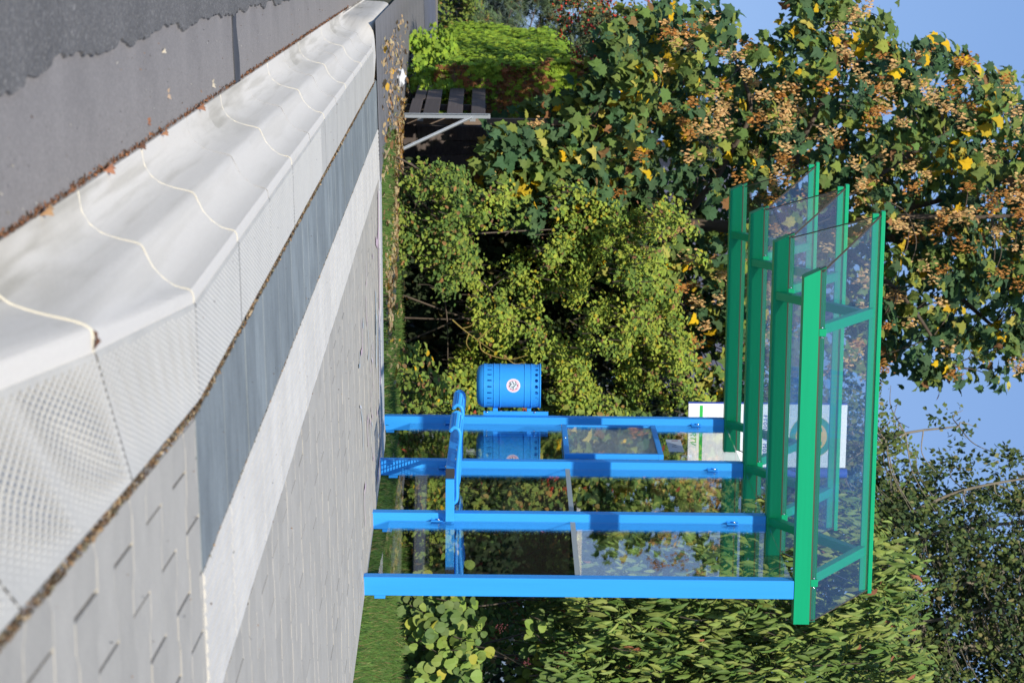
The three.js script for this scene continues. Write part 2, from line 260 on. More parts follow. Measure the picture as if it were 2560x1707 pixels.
{
  const pav = thing('pavement', 'grey paved bus platform with dark and white ribbed guide strips', null, [0, 0, 0], null, 'structure');
  const R = rng(21), bed = sheet((u, F) => { const X = lerp(Math.max(0.85, kerbProfile(F)[14][0] - 0.01), 3.5, u); return [X, gy(X, F) - 0.009, F]; }, 6, 40, 0, 1, 0.5, 15.6);
  part('sand_bed', bed, M.sand, pav);
  part('sand_bed', prism([[1.0, 15.3], [3.46, 15.3], [3.46, FEND(3.46) - 0.46], [1.0, FEND(1.0) - 0.46]], (X, F) => gy(X, F) - 0.0095, -0.8), M.sand, pav);
  // I-shaped paving blocks in half bond, an open slot between the ends of neighbours
  const A = 0.012, PITCH = 0.193, W = 0.25, far = [[], [], [], []], soil = []; let EG = 0.0034;
  const shape = (u0, v0) => { const e = EG, j = 0.0011, a = u0 + e, b = u0 + W - e, t = v0 + j, s = v0 + PITCH - j, m = [a, u0 + .052, u0 + .076, u0 + .174, u0 + .198, b]; const w = [-A, -A, A, A, -A, -A]; return [...m.map((u, i) => [u, t + w[i]]), ...m.map((u, i) => [u, s - w[i]]).reverse()]; };
  function lay(map, u0, u1, v0, v1, cut, single) {
    for (let r = 0, v = v0; v < v1; r++, v += PITCH) for (let u = u0 - (r % 2) * W / 2; u < u1; u += W) {
      let p = shape(u, v).map(map); for (const c of cut) { p = clip(p, ...c); if (p.length < 3) break; }
      if (p.length < 3) continue;
      const cx = p.reduce((s, q) => s + q[0], 0) / p.length, cf = p.reduce((s, q) => s + q[1], 0) / p.length, k = Math.floor(R() * 4), h = (R() - 0.5) * 0.0025;
      const g = prism(p, (X, F) => gy(X, F) + h, gy(cx, cf) - 0.06, 0.0013);
      if (single(cf)) part('paving_block', g, M.block[k], pav); else far[k].push(g);
      const q = [[u + W - EG, v - A * 0.4], [u + W + EG, v - A * 0.4], [u + W + EG, v + PITCH + A * 0.4], [u + W - EG, v + PITCH + A * 0.4]].map(map); let c = q; for (const l of cut) { c = clip(c, ...l); if (c.length < 3) break; }
      if (c.length > 2 && cf < 4.76) soil.push(prism(c, (X, F) => gy(X, F) - 0.0055, -0.7));
    }
  }
  const ca = Math.cos(0.0727), sa = Math.sin(0.0727);
  lay(([u, v]) => [0.997 + u * ca - v * sa, 4.76 - u * sa - v * ca], -0.15, 2.6, -0.19, 4.2, [[0, 1, 4.757], [-ca, sa, -(0.997 * ca - 4.76 * sa) - 0.018]], (f) => f > 2.55);
  EG = 0.002;
  lay(([u, v]) => [1.7 + u, 4.765 + v], -0.03, 1.75, 0, 12, [[-1, 0, -1.7], [1, 0, 3.43], [0, -1, -4.762], [0.57, 1, 17.75 - 0.455]], (f) => f < 9.2);
  for (let i = 0; i < 4; i++) part('paving_blocks', far[i], M.block[i], pav, null, 'stuff');
  part('slot_soil', soil, M.soil, pav, null, 'stuff');
  // narrow mortar strip beside the kerb on the bent stretch
  part('edge_strip', prism([[0.998, 4.757], [1.013, 4.757], [0.73, 0.85], [0.715, 0.85]], (X, F) => gy(X, F) - 0.003, -0.3), M.conc, pav);
  for (let F = 4.762; F < 16.7; F += 0.29) {
    const h = (R() - 0.5) * 0.002; let p = [[1.012, F + 0.0016], [1.352, F + 0.0016], [1.352, F + 0.2884], [1.012, F + 0.2884]]; p = clip(p, 0.57, 1, 17.75 - 0.46);
    if (p.length > 2) part('dark_slab', prism(p, (X, f) => gy(X, f) + h, gy(1.2, F) - 0.06, 0.002), M.dark[Math.floor(R() * 3)], pav);
  }
  for (let F = 4.775; F < 16.6; F += 0.3) {
    const f0 = F + 0.001, f1 = Math.min(F + 0.299, FEND(1.53) - 0.46); if (f1 < f0 + 0.05) break;
    const h = 0.002 + (R() - 0.5) * 0.0016, P = [], x0 = 1.357, n = 11, w = (1.693 - x0) / n; P.push([x0, -0.05], [x0, -0.002]);
    for (let i = 0; i < n; i++) P.push([x0 + (i + 0.10) * w, -0.0025], [x0 + (i + 0.22) * w, 0.002], [x0 + (i + 0.78) * w, 0.002], [x0 + (i + 0.90) * w, -0.0025]);
    P.push([1.693, -0.002], [1.693, -0.05]);
    const g = sheet((i, f) => { const p = P[Math.round(i)]; return [p[0], gy(p[0], f) + p[1] + h, f]; }, P.length - 1, 1, 0, P.length - 1, f0, f1).toNonIndexed(); g.computeVertexNormals();
    const caps = [f0, f1].map((f) => sheet((i, t) => { const p = P[Math.round(i)]; return [p[0], gy(p[0], f) + lerp(-0.05, p[1] + h, t), f]; }, P.length - 1, 1, 0, P.length - 1, 0, 1));
    part('ribbed_slab', [g, ...caps], M.white[Math.floor(R() * 2)], pav);
  }
  for (let F = 3.5; F < 15.6; F += 0.5) part('edging_stone', prism([[3.437, F + .002], [3.545, F + .002], [3.545, F + .498], [3.437, F + .498]], (X, f) => gy(X, f) + 0.002, -0.7, 0.004), M.block[Math.floor(R() * 4)], pav);
  for (let X = 0.78; X < 3.55; X += 0.5) { const b = Math.min(X + 0.497, 3.55); part('edging_slab', prism([[X, FEND(X) - 0.452], [b, FEND(b) - 0.452], [b, FEND(b)], [X, FEND(X)]], (x, f) => gy(x, f) + 0.004, -0.95, 0.006), M.conc, pav); }
}
{
  // chalk scribbles: thin strokes of coloured chalk dust on the paving near the far end
  const R = rng(77), cols = [rgb(0.58, 0.43, 0.47), rgb(0.43, 0.51, 0.54), rgb(0.72, 0.72, 0.74), rgb(0.33, 0.30, 0.44)], L = [[], [], [], []];
  const stroke = (pts, w, c) => { const P = pts.map(([x, f]) => V(x, gy(x, f) + 0.0062, -f)), cv = new THREE.CatmullRomCurve3(P), n = pts.length * 5; const g = sheet((s, t) => { const q = cv.getPoint(t), d = cv.getTangent(t), l = Math.hypot(d.x, d.z) || 1; const x = q.x + (-d.z / l) * s * w, z = q.z + (d.x / l) * s * w; return [x, gy(x, -z) + 0.0062, -z]; }, 1, n, -1, 1, 0, 1); L[c].push(g); };
  stroke([[1.75, 15.95], [2.1, 15.72], [2.6, 15.45], [3.0, 15.25]], 0.05, 0); stroke([[2.0, 15.2], [2.06, 15.5], [2.0, 15.7]], 0.03, 0);
  stroke([[2.5, 15.35], [2.9, 15.1], [3.2, 14.95]], 0.04, 2); stroke([[2.3, 14.9], [2.5, 14.8], [2.75, 14.6]], 0.05, 1); stroke([[3.2, 15.1], [3.35, 14.9], [3.42, 14.2]], 0.02, 3);
  for (let i = 0; i < 26; i++) { const x = 2.0 + R() * 1.3, f = 12.2 + R() * 3, a = R() * 6.3, l = 0.08 + R() * 0.22; if (f > FEND(x) - 0.6) continue; stroke([[x, f], [x + Math.cos(a) * l * 0.5, f + Math.sin(a) * l * 0.8], [x + Math.cos(a + 0.6) * l, f + Math.sin(a + 0.6) * l]], 0.006 + R() * 0.012, Math.floor(R() * 2.6)); }
  const t = thing('chalk_drawing', 'faint pink, blue and white chalk scribbles on the paving near the platform end', 'chalk drawing');
  L.forEach((l, i) => part('chalk_lines', l, std({ color: cols[i], roughness: 1 }), t, null, 'stuff'));
}
{
  // crumbs of leaf and bark in the joints, a few loose ones on the kerb and the slabs
  const R = rng(31), g = new THREE.BufferGeometry(); g.setAttribute('position', new THREE.Float32BufferAttribute([-.5, .1, -.25, .45, 0, -.35, .5, .22, .2, -.1, .3, .4], 3)); g.setIndex([0, 2, 1, 0, 3, 2, 0, 1, 3, 1, 2, 3]); g.computeVertexNormals();
  const spots = [];
  for (let i = 0; i < 5200; i++) { const F = 2.2 + 14.6 * Math.pow(R(), 1.6); const x = kerbProfile(F)[14][0] + 0.004 + R() * 0.017; spots.push([x, gy(x, F) - 0.004 + R() * 0.005, F, 0.0035 + R() * 0.007, 0]); }
  for (let i = 0; i < 3200; i++) { const F = 3.6 + 14 * Math.pow(R(), 1.4), x = kerbProfile(F)[0][0] - 0.004 - Math.abs(gauss(R)) * 0.012; spots.push([x, terrain(x, F) - 0.24, F, 0.003 + R() * 0.008, 1]); }
  for (let i = 0; i < 700; i++) { const F = 4.8 + 9 * R(), x = (R() < 0.5 ? 1.3545 : 1.696) + gauss(R) * 0.004; spots.push([x, gy(x, F) - 0.002, F, 0.003 + R() * 0.006, 0]); }
  for (let i = 0; i < 420; i++) { const F = 2.4 + 10 * R() ** 1.5, x = 0.66 + R() * 1.6; const P = kerbProfile(F); if (x < P[13][0] + 0.01) continue; spots.push([x, gy(x, F) + 0.004 + (x < P[14][0] ? lerp(P[13][1] - gy(P[13][0], F), 0, (x - P[13][0]) / (P[14][0] - P[13][0])) : 0), F, 0.0018 + R() * 0.0035, 2]); }
  for (let i = 0; i < 260; i++) { const F = 4 + 12 * R() ** 1.3, x = 0.28 + R() * 0.24; spots.push([x, terrain(x, F) - 0.2385, F, 0.002 + R() * 0.004, R() < 0.5 ? 3 : 2]); }
  const im = new THREE.InstancedMesh(g, std({ roughness: 1 }), spots.length), m = new THREE.Matrix4(), q = new THREE.Quaternion(), c = new THREE.Color(), pal = [[[.16, .09, .04], [.34, .20, .09], [.09, .06, .035], [.42, .31, .18], [.2, .17, .1]], [[.20, .085, .04], [.32, .14, .06], [.12, .07, .04]], [[.12, .07, .04], [.05, .05, .05], [.3, .18, .1]], [[.5, .47, .4], [.35, .33, .3]]];
  spots.forEach((s, i) => { q.setFromEuler(new THREE.Euler((R() - 0.5) * 1.2, R() * 6.3, (R() - 0.5) * 1.2)); m.compose(V(s[0], s[1], -s[2]), q, V(s[3] * (0.7 + R()), s[3], s[3] * (0.5 + R()))); im.setMatrixAt(i, m); const p = pal[s[4]]; im.setColorAt(i, c.setRGB(...p[Math.floor(R() * p.length)])); });
  im.name = 'leaf_crumbs'; im.castShadow = im.receiveShadow = true; scene.add(im); tag(im, 'brown leaf crumbs and grit caught in the kerb joints', 'leaf crumbs', null, 'stuff');
}

// ------------------------------------------------------------------ bus shelter
const PF = [12.04, 13.46, 14.87, 16.29], PX = 3.485, TOP = 2.128;               // front faces of the posts, their line, underside of the roof beams
const RIDGE = [0, 1, 2].map((i) => (PF[i] + PF[i + 1]) / 2);
{
  const t = thing('bus_shelter', 'blue and green steel bus shelter with glass back wall and zigzag glass roof', 'bus shelter', [PX, 0, -14.2]);
  const w = (g) => (Array.isArray(g) ? g.map((x) => x.translate(-PX, 0, 14.2)) : g.translate(-PX, 0, 14.2));
  PF.forEach((F, i) => {
    const base = gy(PX, F) - (i === 3 ? 0.06 : 0.0);
    const p = part('post', w(box(PX - 0.052, PX + 0.052, base - 0.1, TOP - 0.001, -F - 0.08, -F, 0.005)), M.blue, t);
    part('foot_plate', w(box(PX + 0.02, PX + 0.075, base + 0.055, base + 0.115, -F - 0.055, -F - 0.02, 0.003)), M.blue, p);
  });
  // glass wall, a pane from post to post held by small clamps
  for (let i = 0; i < 3; i++) {
    const pane = part('wall_pane', w(box(PX - 0.004, PX + 0.004, -0.158, 2.138, -PF[i + 1] + 0.004, -PF[i] - 0.086)), M.glass, t);
    part('marking_strip', w(box(PX - 0.0058, PX - 0.0044, 0.938, 0.968, -PF[i + 1] + 0.006, -PF[i] - 0.088)), M.frost, pane);
    for (const y of [0.13, 1.92]) for (const [F, s] of [[PF[i + 1], 1], [PF[i] + 0.08, -1]]) {
      const c = part('pane_clamp', w([box(PX - 0.014, PX - 0.0095, y - 0.035, y + 0.035, -F - (s < 0 ? 0.045 : 0), -F + (s > 0 ? 0.045 : 0), 0.002), box(PX + 0.0095, PX + 0.014, y - 0.035, y + 0.035, -F - (s < 0 ? 0.045 : 0), -F + (s > 0 ? 0.045 : 0), 0.002), box(PX - 0.022, PX + 0.022, y - 0.03, y + 0.03, -F - (s < 0 ? 0.004 : -0.0005), -F + (s > 0 ? 0.004 : -0.0005), 0.001)]), M.blue, t);
      for (const d of [-0.0165, 0.0165]) part('bolt', w(new THREE.SphereGeometry(0.0085, 10, 8).translate(PX + d, y + 0.012, -F + s * 0.026)), M.chrome, c);
    }
  }
  // roof beams: tall box, narrower gutter above, canted at the street end
  PF.forEach((F, i) => {
    const cant = (x0, x1, y0, y1, f0, f1) => { const g = new RoundedBoxGeometry(1, 1, 1, 2, 0.0); const b = new THREE.BoxGeometry(1, 1, 1), p = b.attributes.position; for (let k = 0; k < p.count; k++) { const y = lerp(y0, y1, p.getY(k) + 0.5), xl = x0 - (y - TOP) * 0.47; p.setXYZ(k, lerp(xl, x1, p.getX(k) + 0.5), y, -lerp(f0, f1, 0.5 - p.getZ(k))); } b.computeVertexNormals(); g.dispose?.(); return b; };
    const beam = part('roof_beam', w(cant(1.762, 3.676, TOP, TOP + 0.086, F - 0.004, F + 0.096)), M.green, t);
    part('gutter', w(cant(1.766, 3.672, TOP + 0.0865, TOP + 0.122, F + 0.03, F + 0.07)), M.gutter_paint, beam);
    part('gasket', w([cant(1.764, 3.66, TOP + 0.0865, TOP + 0.0945, F + 0.003, F + 0.012), cant(1.764, 3.66, TOP + 0.0865, TOP + 0.0945, F + 0.08, F + 0.089)]), M.rubber, beam);
  });
  // ridges, rafters and roof panes of the three small gables
  const RY = 2.612;
  RIDGE.forEach((m, i) => {
    const cap = part('ridge_rail', w([box(1.485, 3.70, RY + 0.026, RY + 0.050, -m - 0.022, -m + 0.022, 0.004), box(1.50, 3.69, RY - 0.022, RY + 0.014, -m - 0.016, -m + 0.016, 0.003)]), M.green, t);
    part('gasket', w([box(1.50, 3.685, RY + 0.0145, RY + 0.0255, -m - 0.012, -m + 0.012)]), M.rubber, cap);
    for (const x of [2.06, 3.445]) {
      part('rafter', w([bar(V(x, TOP + 0.075, -PF[i] - 0.055), V(x, RY - 0.012, -m + 0.014), 0.055, 0.045)]), M.green, t);
      part('rafter', w([bar(V(x + 0.02, TOP + 0.035, -PF[i + 1] - 0.01), V(x + 0.02, RY - 0.03, -m - 0.014), 0.05, 0.052)]), M.green, t);
      const c = part('roof_clamp', w([box(x - 0.02, x + 0.02, TOP + 0.088, TOP + 0.128, -PF[i] - 0.022, -PF[i] - 0.001, 0.003)]), M.green, t);
      for (const d of [-0.026, 0.026]) part('bolt', w(new THREE.SphereGeometry(0.007, 10, 8).translate(x + d, TOP + 0.105, -PF[i] - 0.004)), M.chrome, c);
    }
    const pane = (fl, fh, s) => {
      const lo = TOP + 0.098, hi = RY + 0.022, th = 0.008, c = [[1.735, lo, fl], [3.655, lo, fl], [3.675, hi, fh], [1.515, hi, fh]], pos = [], q = c.map(([x, y, f]) => [[x, y, -f], [x, y + th, -f]]);
      const quad = (a, b, d, e) => pos.push(...a, ...b, ...d, ...a, ...d, ...e);
      if (s > 0) { quad(q[0][1], q[1][1], q[2][1], q[3][1]); quad(q[3][0], q[2][0], q[1][0], q[0][0]); } else { quad(q[3][1], q[2][1], q[1][1], q[0][1]); quad(q[0][0], q[1][0], q[2][0], q[3][0]); }
      for (let k = 0; k < 4; k++) { const a = q[k], b = q[(k + 1) % 4]; s > 0 ? quad(a[0], b[0], b[1], a[1]) : quad(b[0], a[0], a[1], b[1]); }
      const g = new THREE.BufferGeometry(); g.setAttribute('position', new THREE.Float32BufferAttribute(pos, 3)); g.computeVertexNormals();
      const p = part('roof_pane', w(g), M.roofglass, t), e = (x0, x1) => part('edge_seal', w(bar(V(x0, lo + th / 2, -fl), V(x1, hi + th / 2, -fh), 0.005, 0.009, 0)), M.rubber, p);
      e(1.7315, 1.5115); e(3.6585, 3.6785);
    };
    pane(PF[i] + 0.008, m - 0.014, 1); pane(PF[i + 1] - 0.015, m + 0.014, -1);
  });
}
{
  // bench: a beam on arms from the posts carries two seats of welded mesh
  const F0 = 13.45, t = thing('bench', 'blue mesh seat bench carried by arms from the shelter posts', 'bench', [3.2, 0, -14.1]);
  const w = (g) => (Array.isArray(g) ? g.map((x) => x.translate(-3.2, 0, 14.1)) : g.translate(-3.2, 0, 14.1));
  const beam = part('beam', w(box(3.148, 3.208, 0.183, 0.236, -15.0, -F0 + 0.02, 0.004)), M.blue, t);
  part('end_cap', w(box(3.1475, 3.2085, 0.1825, 0.2365, -F0 + 0.0195, -F0 + 0.028, 0.003)), M.black, beam);
  for (const F of [F0, 14.86]) part('arm', w(box(3.2085, 3.47, 0.183, 0.236, -F + 0.012, -F + 0.052, 0.003)), M.blue, t);
  for (const F of [F0 + 0.12, F0 + 0.38, 14.24, 14.5]) { const b = part('seat_bracket', w([box(3.1, 3.3, 0.2365, 0.242, -F - 0.02, -F + 0.02, 0.001)]), M.blue, t); for (const d of [-0.06, 0.06]) part('bolt', w(new THREE.SphereGeometry(0.009, 10, 8).translate(3.178 + d, 0.245, -F + 0.021)), M.chrome, b); }
  const prof = [[2.918, 0.212], [2.902, 0.228], [2.905, 0.25], [2.925, 0.264], [2.96, 0.268], [3.03, 0.262], [3.12, 0.254], [3.2, 0.25], [3.28, 0.25], [3.335, 0.25], [3.36, 0.242], [3.368, 0.226], [3.362, 0.21]];
  const cv = new THREE.CatmullRomCurve3(prof.map(([x, y]) => V(x, y, 0)), false, 'centripetal');
  for (const [fa, fb] of [[13.45, 13.90], [14.12, 14.57]]) {
    const seat = part('seat', w([...[0, 1].map((k) => { const f = k ? fb : fa; return tube(cv.getPoints(24).map((p) => V(p.x, p.y, -f)), 0.012, 40, 8); }), ...[0, 1].map((e) => { const p = cv.getPointAt(e); return rod(V(p.x, p.y, -fa), V(p.x, p.y, -fb), 0.012, 0.012, 8); })]), M.blue, t);
    const wires = []; const n = 17, m = 18;
    for (let k = 1; k < n; k++) wires.push(tube(cv.getPoints(20).map((p) => V(p.x, p.y, -lerp(fa, fb, k / n))), 0.0042, 22, 5));
    for (let k = 1; k < m; k++) { const p = cv.getPointAt(k / m); wires.push(rod(V(p.x, p.y + 0.003, -fa), V(p.x, p.y + 0.003, -fb), 0.0042, 0.0042, 5)); }
    part('seat_mesh', w(wires), M.blue, seat);
  }
}
{
  // litter bin on its bracket behind the last post
  const R = 0.160, BX = 3.232, BF = 16.46, t = thing('litter_bin', 'round blue steel litter bin with hole rows and a round sticker', 'litter bin', [BX, 0, -BF]);
  const segs = 22, a1 = Math.PI * 2 / segs;
  const col = new THREE.Shape([[0, 0.375], [1, 0.375], [1, 0.783], [0, 0.783]].map(([a, y]) => new THREE.Vector2(a * a1 * R, y)));
  const cx = a1 * R / 2, h1 = new THREE.Path(); h1.absarc(cx, 0.756, 0.0125, 0, Math.PI * 2, true); col.holes.push(h1);
  const h2 = new THREE.Path([[-0.0055, 0.398], [-0.0035, 0.430], [0.0035, 0.430], [0.0055, 0.398]].map(([x, y]) => new THREE.Vector2(cx + x, y))); col.holes.push(h2);
  let flat = new THREE.ShapeGeometry(col, 12).toNonIndexed(); flat = new TessellateModifier(0.02, 6).modify(flat);
  const wall = [];
  for (let k = 0; k < segs; k++) for (const [r, sgn] of [[R, 1], [R - 0.003, -1]]) {
    const g = flat.clone(), p = g.attributes.position, nn = g.attributes.normal;
    for (let i = 0; i < p.count; i++) { const th = k * a1 + p.getX(i) / R; p.setXYZ(i, Math.sin(th) * r, p.getY(i), Math.cos(th) * r); nn.setXYZ(i, Math.sin(th) * sgn, 0, Math.cos(th) * sgn); }
    if (sgn < 0) { for (let i = 0; i < p.count; i += 3) for (const at of [p, nn]) { const x = at.getX(i), y = at.getY(i), z = at.getZ(i); at.setXYZ(i, at.getX(i + 1), at.getY(i + 1), at.getZ(i + 1)); at.setXYZ(i + 1, x, y, z); } }
    wall.push(g);
  }
  const ring = (y, r, h) => new THREE.TorusGeometry(r, h, 8, 64).rotateX(Math.PI / 2).translate(0, y, 0);
  const body = part('body', [...wall, ring(0.447, R, 0.0045), ring(0.492, R, 0.0045), ring(0.672, R, 0.0045), ring(0.719, R, 0.0045), ring(0.375, R, 0.003), ring(0.783, R, 0.006)], M.blue, t);
  const bot = [[0, 0.319], [0.09, 0.319], [0.115, 0.322], [0.138, 0.332], [0.152, 0.35], [0.158, 0.366], [0.1595, 0.376]].map(([x, y]) => new THREE.Vector2(x, y));
  part('bottom', [new THREE.LatheGeometry(bot, 48)], M.blue, t);
  const c = document.createElement('canvas'); c.width = c.height = 256; const x = c.getContext('2d');
  x.fillStyle = '#f0dfe8'; x.fillRect(0, 0, 256, 256); x.translate(128, 128);
  x.fillStyle = '#f3b9c6'; x.beginPath(); x.arc(0, 0, 108, 0, 7); x.fill();
  x.fillStyle = '#c9cfd4'; x.beginPath(); x.arc(-6, 8, 84, 0, 7); x.fill();
  x.lineWidth = 15; x.strokeStyle = '#4a5866'; x.beginPath(); x.moveTo(-80, -40); x.lineTo(-20, -50); x.lineTo(30, 6); x.lineTo(70, 0); x.stroke(); x.beginPath(); x.moveTo(-84, 30); x.lineTo(-30, -12); x.lineTo(-22, 60); x.lineTo(34, 20); x.stroke();
  x.strokeStyle = '#e9f2f4'; x.lineWidth = 12; x.beginPath(); x.moveTo(-40, 8); x.lineTo(20, 44); x.moveTo(0, -46); x.lineTo(56, -20); x.moveTo(-70, -12); x.lineTo(-44, -34); x.stroke();
  x.fillStyle = '#a03a5c'; for (const [a, b, q] of [[0, -80, 44], [58, -52, 30], [60, 46, 26], [20, 78, 22], [84, 8, 18]]) { x.save(); x.translate(a, b); x.rotate(Math.atan2(b, a) + 1.5); x.fillRect(-q / 2, -8, q, 15); x.restore(); }
  x.fillStyle = '#2e3a44'; x.fillRect(-66, 52, 40, 20); x.fillRect(-10, 62, 34, 14);
  const st = new THREE.CanvasTexture(c); st.colorSpace = THREE.SRGBColorSpace;
  const disc = new TessellateModifier(0.02, 6).modify(new THREE.CircleGeometry(0.050, 40).toNonIndexed()), dp = disc.attributes.position, at = -0.20;
  for (let i = 0; i < dp.count; i++) { const th = at + dp.getX(i) / R, rr = R + 0.0012; dp.setXYZ(i, Math.sin(th) * rr, dp.getY(i) + 0.588, Math.cos(th) * rr); } disc.computeVertexNormals();
  part('sticker', disc, std({ map: st, roughness: 0.4 }), t, 'round pale pink and grey sticker with red marks');
  const o = (g) => g.translate(-BX, 0, BF);
  const plate = new THREE.Shape([[0, 0], [0.186, 0], [0.186, 0.473], [0, 0.473]].map(([a, b]) => new THREE.Vector2(a, b)));
  for (let k = 0; k < 6; k++) for (const xx of [0.033, 0.153]) { const y = 0.04 + k * 0.078, h = new THREE.Path([[-0.003, -0.014], [0.003, -0.014], [0.003, 0.014], [-0.003, 0.014]].map(([a, b]) => new THREE.Vector2(xx + a, y + b))); plate.holes.push(h); const d = new THREE.Path(); d.absarc(xx < 0.1 ? 0.012 : 0.174, y - 0.03, 0.003, 0, 6.283, true); plate.holes.push(d); }
  const br = part('bracket', o(new THREE.ExtrudeGeometry(plate, { depth: 0.004, bevelEnabled: false, curveSegments: 6 }).translate(3.406, 0.372, -16.3775)), M.blue, t);
  for (const [a, b] of [[3.412, 0.395], [3.412, 0.745], [3.585, 0.395], [3.585, 0.745]]) part('bracket_bolt', o(new THREE.SphereGeometry(0.008, 10, 8).translate(a, b, -16.371)), M.chrome, br);
  part('hook', o(box(3.385, 3.43, 0.44, 0.475, -16.46, -16.38, 0.003)), M.blue, t); part('hook', o(box(3.385, 3.43, 0.69, 0.72, -16.46, -16.38, 0.003)), M.blue, t);
}
{
  // display case on the glass between the last two posts
  const x0 = 3.408, x1 = 3.4795, y0 = 0.935, y1 = 1.602, f0 = 15.0, f1 = 15.95, t = thing('display_case', 'empty blue framed timetable display case on the shelter glass', 'display case', [3.46, 1.27, -15.475]);
  const w = (g) => g.translate(-3.46, -1.27, 15.475), fr = 0.035;
  part('frame', [w(box(x0, x0 + 0.036, y0, y0 + fr, -f1, -f0, 0.002)), w(box(x0, x0 + 0.036, y1 - fr, y1, -f1, -f0, 0.002)), w(box(x0 + 0.0004, x0 + 0.0356, y0 + fr, y1 - fr, -f0 - fr, -f0 - 0.0004, 0.002)), w(box(x0 + 0.0004, x0 + 0.0356, y0 + fr, y1 - fr, -f1 + 0.0004, -f1 + fr, 0.002))], M.blue, t);
  part('back_panel', w(box(x0 + 0.028, x0 + 0.034, y0 + fr - 0.002, y1 - fr + 0.002, -f1 + fr - 0.002, -f0 - fr + 0.002)), M.grey, t);
  part('front_glass', w(box(x0 + 0.006, x0 + 0.010, y0 + fr - 0.004, y1 - fr + 0.004, -f1 + fr - 0.004, -f0 - fr + 0.004)), M.glass, t);
  for (const y of [y0 + 0.1, y1 - 0.14]) for (const f of [15.06, 15.86]) part('holder', w(box(x0 + 0.0365, x1 + 0.0005, y, y + 0.04, -f - 0.04, -f)), M.steel, t);
  part('lock', w(new THREE.SphereGeometry(0.008, 10, 8).translate(x0 - 0.001, y0 + 0.018, -15.5)), M.chrome, t);
  const s = 0.0115, P = (f, y) => V(x0 + 0.0265, y, -f);
  part('tape_scrap', [bar(P(15.9, 1.17), P(15.52, 1.225), 0.002, 0.030, 0), bar(P(15.52, 1.225), P(15.30, 1.16), 0.0022, 0.027, 0), bar(P(15.62, 1.215), P(15.60, 1.27), 0.0024, 0.014, 0), bar(P(15.47, 1.21), P(15.42, 1.275), 0.0018, s, 0)].map(w), M.paper, t, 'torn white strip left inside the case');
}
{
  const t = thing('notice_sheet', 'small grey notice sheet stuck on the glass above the display case', 'notice', [3.478, 1.72, -15.6]);
  const c = document.createElement('canvas'); c.width = 128; c.height = 96; const x = c.getContext('2d');
  x.fillStyle = '#c3c7cb'; x.fillRect(0, 0, 128, 96); x.fillStyle = '#a06670'; x.fillRect(8, 20, 8, 40); x.strokeStyle = '#555a60'; x.lineWidth = 3; x.beginPath(); x.moveTo(48, 60); x.lineTo(60, 40); x.lineTo(68, 66); x.lineTo(84, 36); x.lineTo(80, 70); x.stroke();
  const m = new THREE.CanvasTexture(c); m.colorSpace = THREE.SRGBColorSpace;
  const g = box(-0.0012, 0.0012, -0.052, 0.052, -0.19, 0.19); part('sheet', g, std({ map: m, roughness: 0.7 }), t);
}
{
  // stop sign behind the shelter: white flag on a blue pole
  const F = 17.0, t = thing('bus_stop_sign', 'white bus stop sign with green ringed H on a blue pole', 'bus stop sign', [3.99, terrain(3.99, F), -F]), by = terrain(3.99, F), w = (g) => g.translate(-3.99, -by, F);
  part('pole', w(new THREE.CylinderGeometry(0.037, 0.037, 3.14 - by + 0.2, 24).translate(3.995, (3.14 + by - 0.2) / 2, -F - 0.01)), std({ color: rgb(0.03, 0.085, 0.42), roughness: 0.4 }), t);
  const x0 = 3.462, x1 = 3.953, y0 = 1.918, y1 = 3.128;
  part('panel', w(box(x0, x1, y0, y1, -F - 0.022, -F - 0.002, 0.006)), std({ color: rgb(0.80, 0.80, 0.80), roughness: 0.45 }), t);
  part('panel_edge', w(box(x0 - 0.010, x0 - 0.0005, y0, y1, -F - 0.024, -F + 0.001, 0.003)), std({ color: rgb(0.03, 0.07, 0.40), roughness: 0.4 }), t);
  const W = 500, H = Math.round(500 * (y1 - y0) / (x1 - x0)), c = document.createElement('canvas'); c.width = W; c.height = H; const x = c.getContext('2d'), px = W / (x1 - x0), U = (X) => (X - x0) * px, Y = (y) => (y1 - y) * px;
  x.fillStyle = '#f4f5f6'; x.fillRect(0, 0, W, H);
  x.fillStyle = '#2fb84a'; x.fillRect(U(3.472), Y(2.027), U(3.945) - U(3.472), 0.025 * px);
  x.fillStyle = '#27b056'; x.font = 'italic bold 62px sans-serif'; x.fillText('RTV', U(3.675), Y(1.937));
  const cx = U(3.71), cy = Y(2.862), r = 0.165 * px;
  x.fillStyle = '#e6c34a'; x.beginPath(); x.arc(cx, cy, r + 4, 0, 7); x.fill(); x.fillStyle = '#0f9a6a'; x.beginPath(); x.arc(cx, cy, r, 0, 7); x.fill(); x.fillStyle = '#f2c23c'; x.beginPath(); x.arc(cx, cy, r * 0.73, 0, 7); x.fill();
  x.fillStyle = '#0f9a6a'; x.fillRect(cx - r * 0.42, cy - r * 0.5, r * 0.19, r); x.fillRect(cx + r * 0.23, cy - r * 0.5, r * 0.19, r); x.fillRect(cx - r * 0.42, cy - r * 0.09, r * 0.8, r * 0.18);
  x.fillStyle = '#27408f'; x.font = 'bold 56px sans-serif'; x.fillText('Fronner Hof', U(3.54), Y(2.492));
  const m = new THREE.CanvasTexture(c); m.colorSpace = THREE.SRGBColorSpace;
  part('sign_face', w(new THREE.PlaneGeometry(x1 - x0 - 0.008, y1 - y0 - 0.008).translate((x0 + x1) / 2, (y0 + y1) / 2, -F + 0.0005)), std({ map: m, roughness: 0.45 }), t);
}
